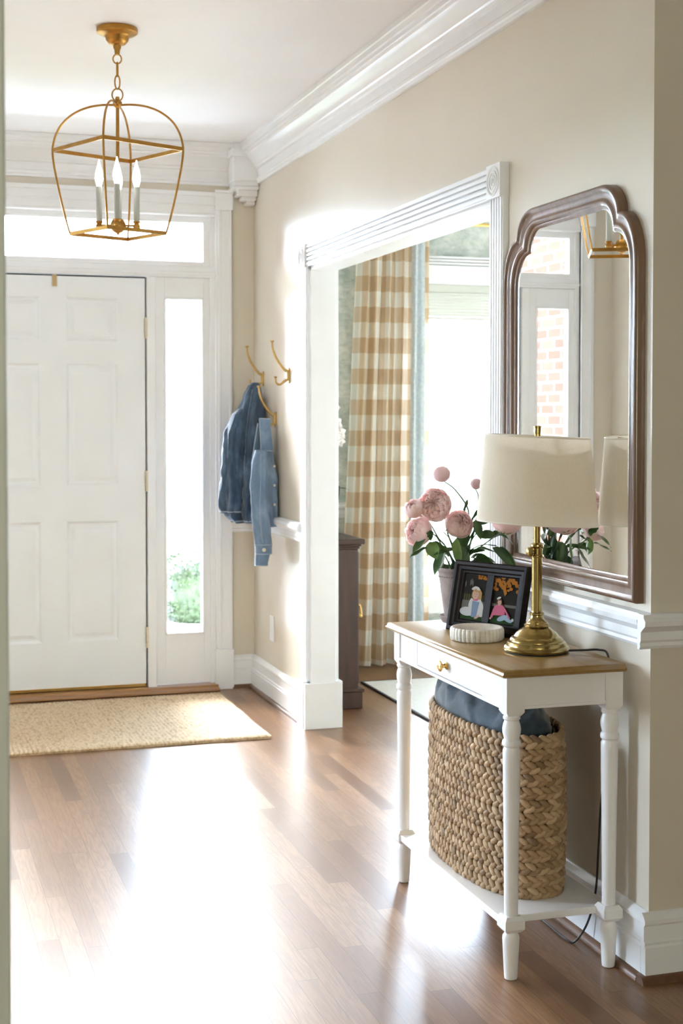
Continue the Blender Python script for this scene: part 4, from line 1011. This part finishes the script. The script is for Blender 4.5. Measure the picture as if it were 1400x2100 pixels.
def drape(m, secs, folds, amp, seed, nv=60, nu=72, mi=0, ph0=0):
    # secs: (z, cx, cy, rx, ry) from top to bottom
    secs = sorted(secs, reverse=True); zs = [s_[0] for s_ in secs]
    def at(z):
        for k in range(len(secs) - 1):
            if zs[k] >= z >= zs[k + 1]:
                t = (zs[k] - z) / (zs[k] - zs[k + 1]); t = t * t * (3 - 2 * t) * .5 + t * .5
                return [secs[k][i] * (1 - t) + secs[k + 1][i] * t for i in range(5)]
        return secs[-1]
    def fn(u, v):
        z = zs[0] + (zs[-1] - zs[0]) * v; s_ = at(z); a = 2 * pi * u
        grow = min(1, v * 2.5 + .15)
        w = sin(folds * a + ph0 + 2.2 * mn.noise(Vector((cos(a) * .8, sin(a) * .8, z * 3 + seed)))) * .6 + .8 * mn.noise(Vector((cos(a) * 2.6, sin(a) * 2.6, z * 5 + seed)))
        cr_ = .45 * mn.noise(Vector((cos(a) * 3, sin(a) * 3, z * 24 + seed))) + .25 * mn.noise(Vector((cos(a) * 8, sin(a) * 8, z * 12 + seed)))
        k = 1 + amp * grow * (w + cr_)
        x = s_[1] + s_[3] * k * cos(a); x = min(x, XR - .003)
        return (x, s_[2] + s_[4] * k * sin(a), z)
    m.grid(fn, nu, nv, mi, closed_u=True)
    n = nu; b = len(m.v) - nu * nv
    m.f.append([b + i for i in range(nu)][::-1]); m.m.append(mi); m.f.append([b + (nv - 1) * nu + i for i in range(nu)]); m.m.append(mi)
    return fn
ja = empty('denim_jacket', (1.62, 6.72, .84)); tag(ja, 'dark blue denim jacket hung by its collar on the coat hook beside the front wall', 'jacket', 'denim jackets on the coat hooks')
m = MB(); fA = drape(m, [(1.527, 1.685, 6.745, .016, .016), (1.512, 1.682, 6.742, .032, .028), (1.46, 1.670, 6.735, .046, .050), (1.36, 1.652, 6.725, .064, .075), (1.24, 1.642, 6.72, .076, .085), (1.08, 1.636, 6.72, .080, .095), (.94, 1.622, 6.71, .084, .098), (.88, 1.624, 6.705, .080, .092), (.850, 1.632, 6.70, .066, .085)], 7, .34, 3, 110, 110)
bd = m.build('body', denim_dark, ja, angle=180)
m = MB(); fS = drape(m, [(1.40, 1.610, 6.70, .020, .022), (1.37, 1.588, 6.69, .030, .034), (1.28, 1.566, 6.68, .042, .044), (1.15, 1.560, 6.68, .045, .046), (1.02, 1.556, 6.675, .048, .048), (.93, 1.548, 6.67, .046, .050), (.898, 1.552, 6.67, .042, .046)], 5, .34, 8, 90, 80)
m.build('sleeve', denim_dark, ja, angle=180)
m = MB(); m.tube([fS(i / 48, .985) for i in range(48)], .0032, 5, closed=True); m.tube([fA(i / 60, .985) for i in range(60)], .003, 5, closed=True)
m.build('hem_edge', denim_edge, ja)
m = MB(); m.tube([fA(.56 + .03 * sin(v * 5), v) for v in [k / 40 for k in range(2, 40)]], .0013, 5); m.tube([fA(.68, v) for v in [k / 40 for k in range(2, 39)]], .0011, 5); m.build('seam', denim_edge, ja)
jb = empty('denim_jacket', (1.66, 6.50, .66)); tag(jb, 'faded blue denim jacket on the lower coat hook, one buttoned sleeve hanging down', 'jacket', 'denim jackets on the coat hooks')
m = MB(); fB = drape(m, [(1.215, 1.676, 6.51, .026, .030), (1.17, 1.668, 6.505, .046, .052), (1.08, 1.668, 6.50, .058, .070), (.96, 1.676, 6.50, .050, .075), (.88, 1.684, 6.50, .042, .072), (.845, 1.690, 6.50, .036, .066)], 6, .20, 21, 80, 90)
m.build('body', denim_mid, jb, angle=180)
m = MB(); m.add([(1.640, 6.485, 1.352), (1.690, 6.470, 1.350), (1.704, 6.470, 1.200), (1.645, 6.470, 1.205), (1.640, 6.493, 1.352), (1.690, 6.480, 1.350), (1.704, 6.480, 1.200), (1.645, 6.480, 1.205)], [(0, 1, 2, 3), (7, 6, 5, 4), (0, 4, 5, 1), (1, 5, 6, 2), (2, 6, 7, 3), (3, 7, 4, 0)])
m.add([(1.636, 6.500, 1.330), (1.680, 6.52, 1.335), (1.690, 6.53, 1.200), (1.605, 6.49, 1.165), (1.638, 6.510, 1.330), (1.682, 6.53, 1.335), (1.692, 6.54, 1.200), (1.607, 6.50, 1.165)], [(0, 1, 2, 3), (7, 6, 5, 4), (0, 4, 5, 1), (1, 5, 6, 2), (2, 6, 7, 3), (3, 7, 4, 0)])
m.build('collar', denim_mid, jb, smooth=False, bevel=.002)
m = MB(); m.tube([(1.640, 6.484, 1.353), (1.690, 6.469, 1.351)], .0022, 6); m.tube([(1.640, 6.484, 1.353), (1.644, 6.468, 1.205), (1.704, 6.468, 1.199)], .0022, 6); m.tube([(1.636, 6.498, 1.33), (1.607, 6.484, 1.175)], .0022, 6); m.build('collar_edge', denim_edge, jb)
m = MB(); fC = drape(m, [(1.205, 1.640, 6.455, .030, .030), (1.15, 1.632, 6.445, .040, .036), (1.04, 1.628, 6.44, .044, .038), (.92, 1.632, 6.435, .043, .037), (.82, 1.640, 6.43, .041, .034), (.760, 1.645, 6.43, .039, .032)], 4, .17, 40, 90, 80)
sl_ = m.build('sleeve', denim_mid, jb, angle=180)
m = MB(); drape(m, [(.765, 1.645, 6.43, .041, .034), (.722, 1.646, 6.43, .039, .033)], 3, .03, 41, 6, 40); m.build('cuff', denim_mid, jb, angle=60)
m = MB(); drape(m, [(.726, 1.642, 6.43, .035, .029), (.668, 1.634, 6.43, .031, .027)], 3, .03, 43, 8, 40); m.build('turned_cuff', denim_mid, jb, angle=60)
m = MB()
for z, cx, rx, ry in ((.765, 1.645, .0415, .0345), (.722, 1.646, .0395, .0335), (.668, 1.634, .0315, .0275)): m.tube([(cx + rx * cos(2 * pi * i / 36), 6.43 + ry * sin(2 * pi * i / 36), z) for i in range(36)], .002, 5, closed=True)
m.tube([fC(.72 + .02 * sin(v * 6), v) for v in [k / 30 for k in range(1, 30)]], .0012, 5); m.tube([fC(.52, v) for v in [k / 30 for k in range(1, 29)]], .0012, 5)
m.build('seam', denim_edge, jb)
m = MB(); m.lathe([(.009, 0), (.009, .002), (.006, .003)], (0, 0, 0), 16, M=Matrix.Translation((1.640, 6.397, .742)) @ Matrix.Rotation(pi / 2, 4, 'X')); m.build('button', pale_metal, jb)
for z in (1.13, 1.04, .95, .87):
    m = MB(); m.lathe([(.006, 0), (.006, .002), (.004, .003)], (0, 0, 0), 12, M=Matrix.Translation((1.700, 6.432, z)) @ Matrix.Rotation(pi / 2, 4, 'X')); m.build('button', pale_metal, jb)
m = MB(); m.prism([(6.545, .285), (6.62, .285), (6.62, .405), (6.545, .405)], 'x', XR - .006, XR - .0005)
ow = m.build('wall_outlet', trim_w, smooth=False, bevel=.002); tag(ow, 'white electrical outlet plate low on the wall under the denim jackets', 'outlet')

# ------------------------------------------------------------------ lantern
Lx, Ly = .750, 4.95
lan = empty('hanging_lantern', (Lx, Ly, H)); tag(lan, 'open gold arched lantern with four white candle bulbs hanging from the ceiling by a chain', 'ceiling light')
m = MB(); m.lathe([(.069, H - .001), (.070, H - .004), (.070, H - .017), (.066, H - .020), (.063, H - .022), (.046, H - .026), (.041, H - .032), (.038, H - .044), (.028, H - .056), (.014, H - .060), (.013, H - .070), (.010, H - .074), (.008, H - .092), (.001, H - .093)], (Lx, Ly, 0), 48)
for a in (.5, 2.6, 4.7): m.ell((Lx + .070 * cos(a), Ly + .070 * sin(a), H - .011), (.002, .002, .002), 8, 5)
m.build('canopy', gold, lan)
def ring(m, c_, rx, rz, ang, r): m.tube([(c_[0] + rx * cos(t) * cos(ang), c_[1] + rx * cos(t) * sin(ang), c_[2] + rz * sin(t)) for t in [2 * pi * i / 24 for i in range(24)]], r, 8, closed=True)
z = H - .106
for (rx, rz, an) in ((.0145, .016, -.2), (.0085, .024, 1.2), (.0085, .024, -.1), (.0185, .0215, -.25)):
    m = MB(); ring(m, (Lx, Ly, z if rz < .02 else z), rx, rz, an, .0026); m.build('chain_link', gold, lan)
    z -= {.016: .036, .024: .0435, .0215: 0}[rz]
zh = 2.440
m = MB(); m.lathe([(.006, zh + .024), (.008, zh + .016), (.006, zh + .012), (.015, zh + .008), (.016, zh), (.013, zh - .008), (.006, zh - .014), (.006, 2.03)], (Lx, Ly, 0), 24); m.build('centre_stem', gold, lan)
th0 = rad(-20.4)
ap = [(.006, 2.436), (.05, 2.437), (.100, 2.430), (.150, 2.410), (.190, 2.378), (.214, 2.340), (.226, 2.300), (.2275, 2.270), (.222, 2.225), (.210, 2.165), (.196, 2.100), (.181, 2.040), (.168, 1.995)]
for k in range(4):
    a = th0 + k * pi / 2; m = MB()
    pp = bez([(Lx + r * cos(a), Ly + r * sin(a), z_) for r, z_ in ap], 5); m.tube(pp, .0037, 8); m.build('cage_arm', gold, lan)
for nm, R, z_ in (('upper_ring', .2275, 2.283), ('lower_ring', .168, 1.995)):
    m = MB(); P4 = [Vector((Lx + R * cos(th0 + k * pi / 2), Ly + R * sin(th0 + k * pi / 2), z_)) for k in range(4)]
    for k in range(4):
        A_, B_ = P4[k], P4[(k + 1) % 4]; d_ = (B_ - A_).normalized(); s_ = Vector((-d_.y, d_.x, 0)) * .0018; u_ = Vector((0, 0, .0065))
        vs = [p + i * s_ + j * u_ for p in (A_, B_) for i, j in ((-1, -1), (1, -1), (1, 1), (-1, 1))]
        m.add(vs, [(0, 1, 2, 3), (7, 6, 5, 4), (0, 4, 5, 1), (1, 5, 6, 2), (2, 6, 7, 3), (3, 7, 4, 0)])
    m.build(nm, gold, lan, smooth=False)
m = MB(); m.ell((Lx, Ly, 2.022), (.027, .027, .027), 24, 14); m.lathe([(.004, 1.99), (.007, 1.996), (.007, 2.0)], (Lx, Ly, 0), 16)
m.build('hub_ball', gold, lan)
for k in range(4):
    a = rad(-11) + k * pi / 2; cx, cy = Lx + .064 * cos(a), Ly + .064 * sin(a)
    m = MB(); m.tube([(Lx + .02 * cos(a), Ly + .02 * sin(a), 2.022), (cx, cy, 2.022)], .004, 8); m.lathe([(.006, 2.010), (.012, 2.014), (.013, 2.020), (.009, 2.028), (.014, 2.034), (.014, 2.036)], (cx, cy, 0), 18); m.build('candle_arm', gold, lan)
    m = MB(); m.lathe([(.0105, 2.032), (.0105, 2.155), (.009, 2.156)], (cx, cy, 0), 20); cs = m.build('candle_sleeve', sleeve_m, lan)
    m = MB(); m.lathe([(.007, 2.152), (.0085, 2.158), (.0125, 2.172), (.0142, 2.184), (.0130, 2.200), (.0090, 2.216), (.0045, 2.232), (.0012, 2.248)], (cx, cy, 0), 18); m.build('bulb', bulb_m, cs)

# ------------------------------------------------------------------ dining room things
cur = empty('checked_curtain', (2.55, 7.28, .015)); tag(cur, 'floor-length tan and white buffalo check curtain with a blue-grey edge band beside the dining window', 'curtain')
CT = 2.40
SEG = 300
def cx0(v): return 2.29 + (.105) * (v ** 1.0)       # far edge leans in toward the top
def fold(s_, v): return .030 * (sin(s_ * 40 + .6 * sin(v * 3)) + .45 * sin(s_ * 71 + 1.3)) * (1.15 - .25 * v)
def curt(u, v):
    xa, xb = cx0(v), 2.800
    x = xa + (xb - xa) * u
    y = 7.285 + fold(u * 1.0 * .95, v) * (1 if u < .74 else max(.25, 1 - (u - .74) * 5))
    return (x + .004 * mn.noise(Vector((u * 8, v * 3, 0))), y, .012 + (CT - .012) * v)
ulen = [0]
for i in range(1, SEG):
    a_, b_ = Vector(curt((i - 1) / (SEG - 1), .5)), Vector(curt(i / (SEG - 1), .5)); ulen.append(ulen[-1] + (b_ - a_).length * 1.25)
m = MB(); m.grid(curt, SEG, 60, uvs=lambda u, v: (ulen[int(round(u * (SEG - 1)))], .012 + (CT - .012) * v + .045)); cf = m.build('curtain_fabric', check_m, cur, angle=180)
m = MB(); ua, ub = .748, .932
m.grid(lambda u, v: tuple(Vector(curt(ua + (ub - ua) * u, v)) + Vector((0, -.004, 0))), 30, 60); m.build('edge_band', bluetrim_m, cur, angle=180)
m = MB(); m.tube([(2.10, 7.30, CT + .020), (4.75, 7.30, CT + .020)], .011, 14); m.ell((2.09, 7.30, CT + .02), (.022, .022, .022))
rod = m.build('curtain_rod', shiny_brass); tag(rod, 'thin brass curtain rod above the dining window', 'curtain rod')
for i in range(9):
    m = MB(); ring(m, (0, 0, 0), .017, .017, pi / 2, .0022); x = 2.40 + i * .047
    m.v = [v + Vector((x, 7.30, CT + .016)) for v in m.v]; m.build('curtain_ring', shiny_brass, cur)

cab = empty('mahogany_cabinet', (1.97, 6.75, 0)); tag(cab, 'dark mahogany cabinet with a brass drop handle just inside the dining room', 'cabinet')
m = MB(); m.box(1.868, 2.064, 6.285, 7.18, .085, .745); m.build('carcass', mahog, cab, smooth=False, bevel=.003)
m = MB(); m.box(1.868, 2.070, 6.279, 7.19, .745, .757); m.box(1.868, 2.076, 6.273, 7.195, .757, .768); m.box(1.868, 2.091, 6.262, 7.20, .768, .792); m.build('cabinet_top', mahog, cab, smooth=False, bevel=.004)
m = MB(); m.box(1.868, 2.080, 6.268, 7.19, 0, .078); m.box(1.868, 2.088, 6.262, 7.20, .078, .092); m.build('plinth', mahog, cab, smooth=False, bevel=.003)
m = MB(); m.box(2.064, 2.072, 6.30, 6.72, .11, .73); dd = m.build('cabinet_door', mahog, cab, smooth=False, bevel=.002)
m = MB(); m.box(2.072, 2.075, 6.318, 6.342, .405, .505); m.lathe([(.005, 0), (.008, .004), (.008, .012), (.004, .014)], (0, 0, 0), 12, M=Matrix.Translation((2.075, 6.33, .475)) @ Matrix.Rotation(pi / 2, 4, 'Y'))
m.tube(bez([(2.088, 6.33, .475), (2.092, 6.33, .455), (2.094, 6.33, .435), (2.086, 6.33, .425)], 6), .004, 8); m.ell((2.092, 6.33, .428), (.008, .008, .011)); m.build('drop_handle', shiny_brass, dd)
m = MB(); m.lathe([(.030, .795), (.040, .800), (.034, .815), (.038, .830), (.062, .99), (.066, 1.03), (.064, 1.03), (.060, .99), (.036, .835), (.01, .832)], (1.965, 6.47, 0), 32)
vs_ = empty('orchid_vase', (1.965, 6.47, .792)); tag(vs_, 'white orchid blossoms in a flared clear glass vase on top of the dark cabinet', 'flower vase')
m.build('glass_vase', vase_m, vs_)
m = MB(); m.tube(bez([(1.965, 6.47, .84), (1.96, 6.47, 1.05), (1.955, 6.47, 1.25), (1.985, 6.46, 1.41)], 8), .0035, 6); m.tube(bez([(1.965, 6.47, .84), (1.97, 6.46, 1.0), (1.98, 6.46, 1.2), (2.02, 6.45, 1.28)], 8), .003, 6); m.build('stem', stem_m, vs_)
for i, (c_, s_) in enumerate((((1.990, 6.45, 1.405), .038), ((1.978, 6.44, 1.365), .034), ((2.005, 6.45, 1.330), .036), ((2.020, 6.44, 1.285), .036), ((1.985, 6.44, 1.300), .034), ((2.022, 6.45, 1.245), .032), ((1.990, 6.44, 1.240), .036))):
    m = MB()
    for k in range(5):
        a = k * 2 * pi / 5 + i; d_ = Vector((cos(a), -.25, sin(a))); leaf(c_, d_, s_, s_ * .42, .1, m, 1.2)
    m.ell(c_, (.006, .008, .006)); m.build('blossom', orchid_m, vs_, angle=180)
m = MB(); leaf((1.98, 6.45, 1.02), (.9, -.2, .2), .09, .012, .3, m); leaf((1.97, 6.45, 1.05), (.8, -.2, .5), .07, .010, .5, m); m.build('leaf', leaf_m, vs_, angle=180)
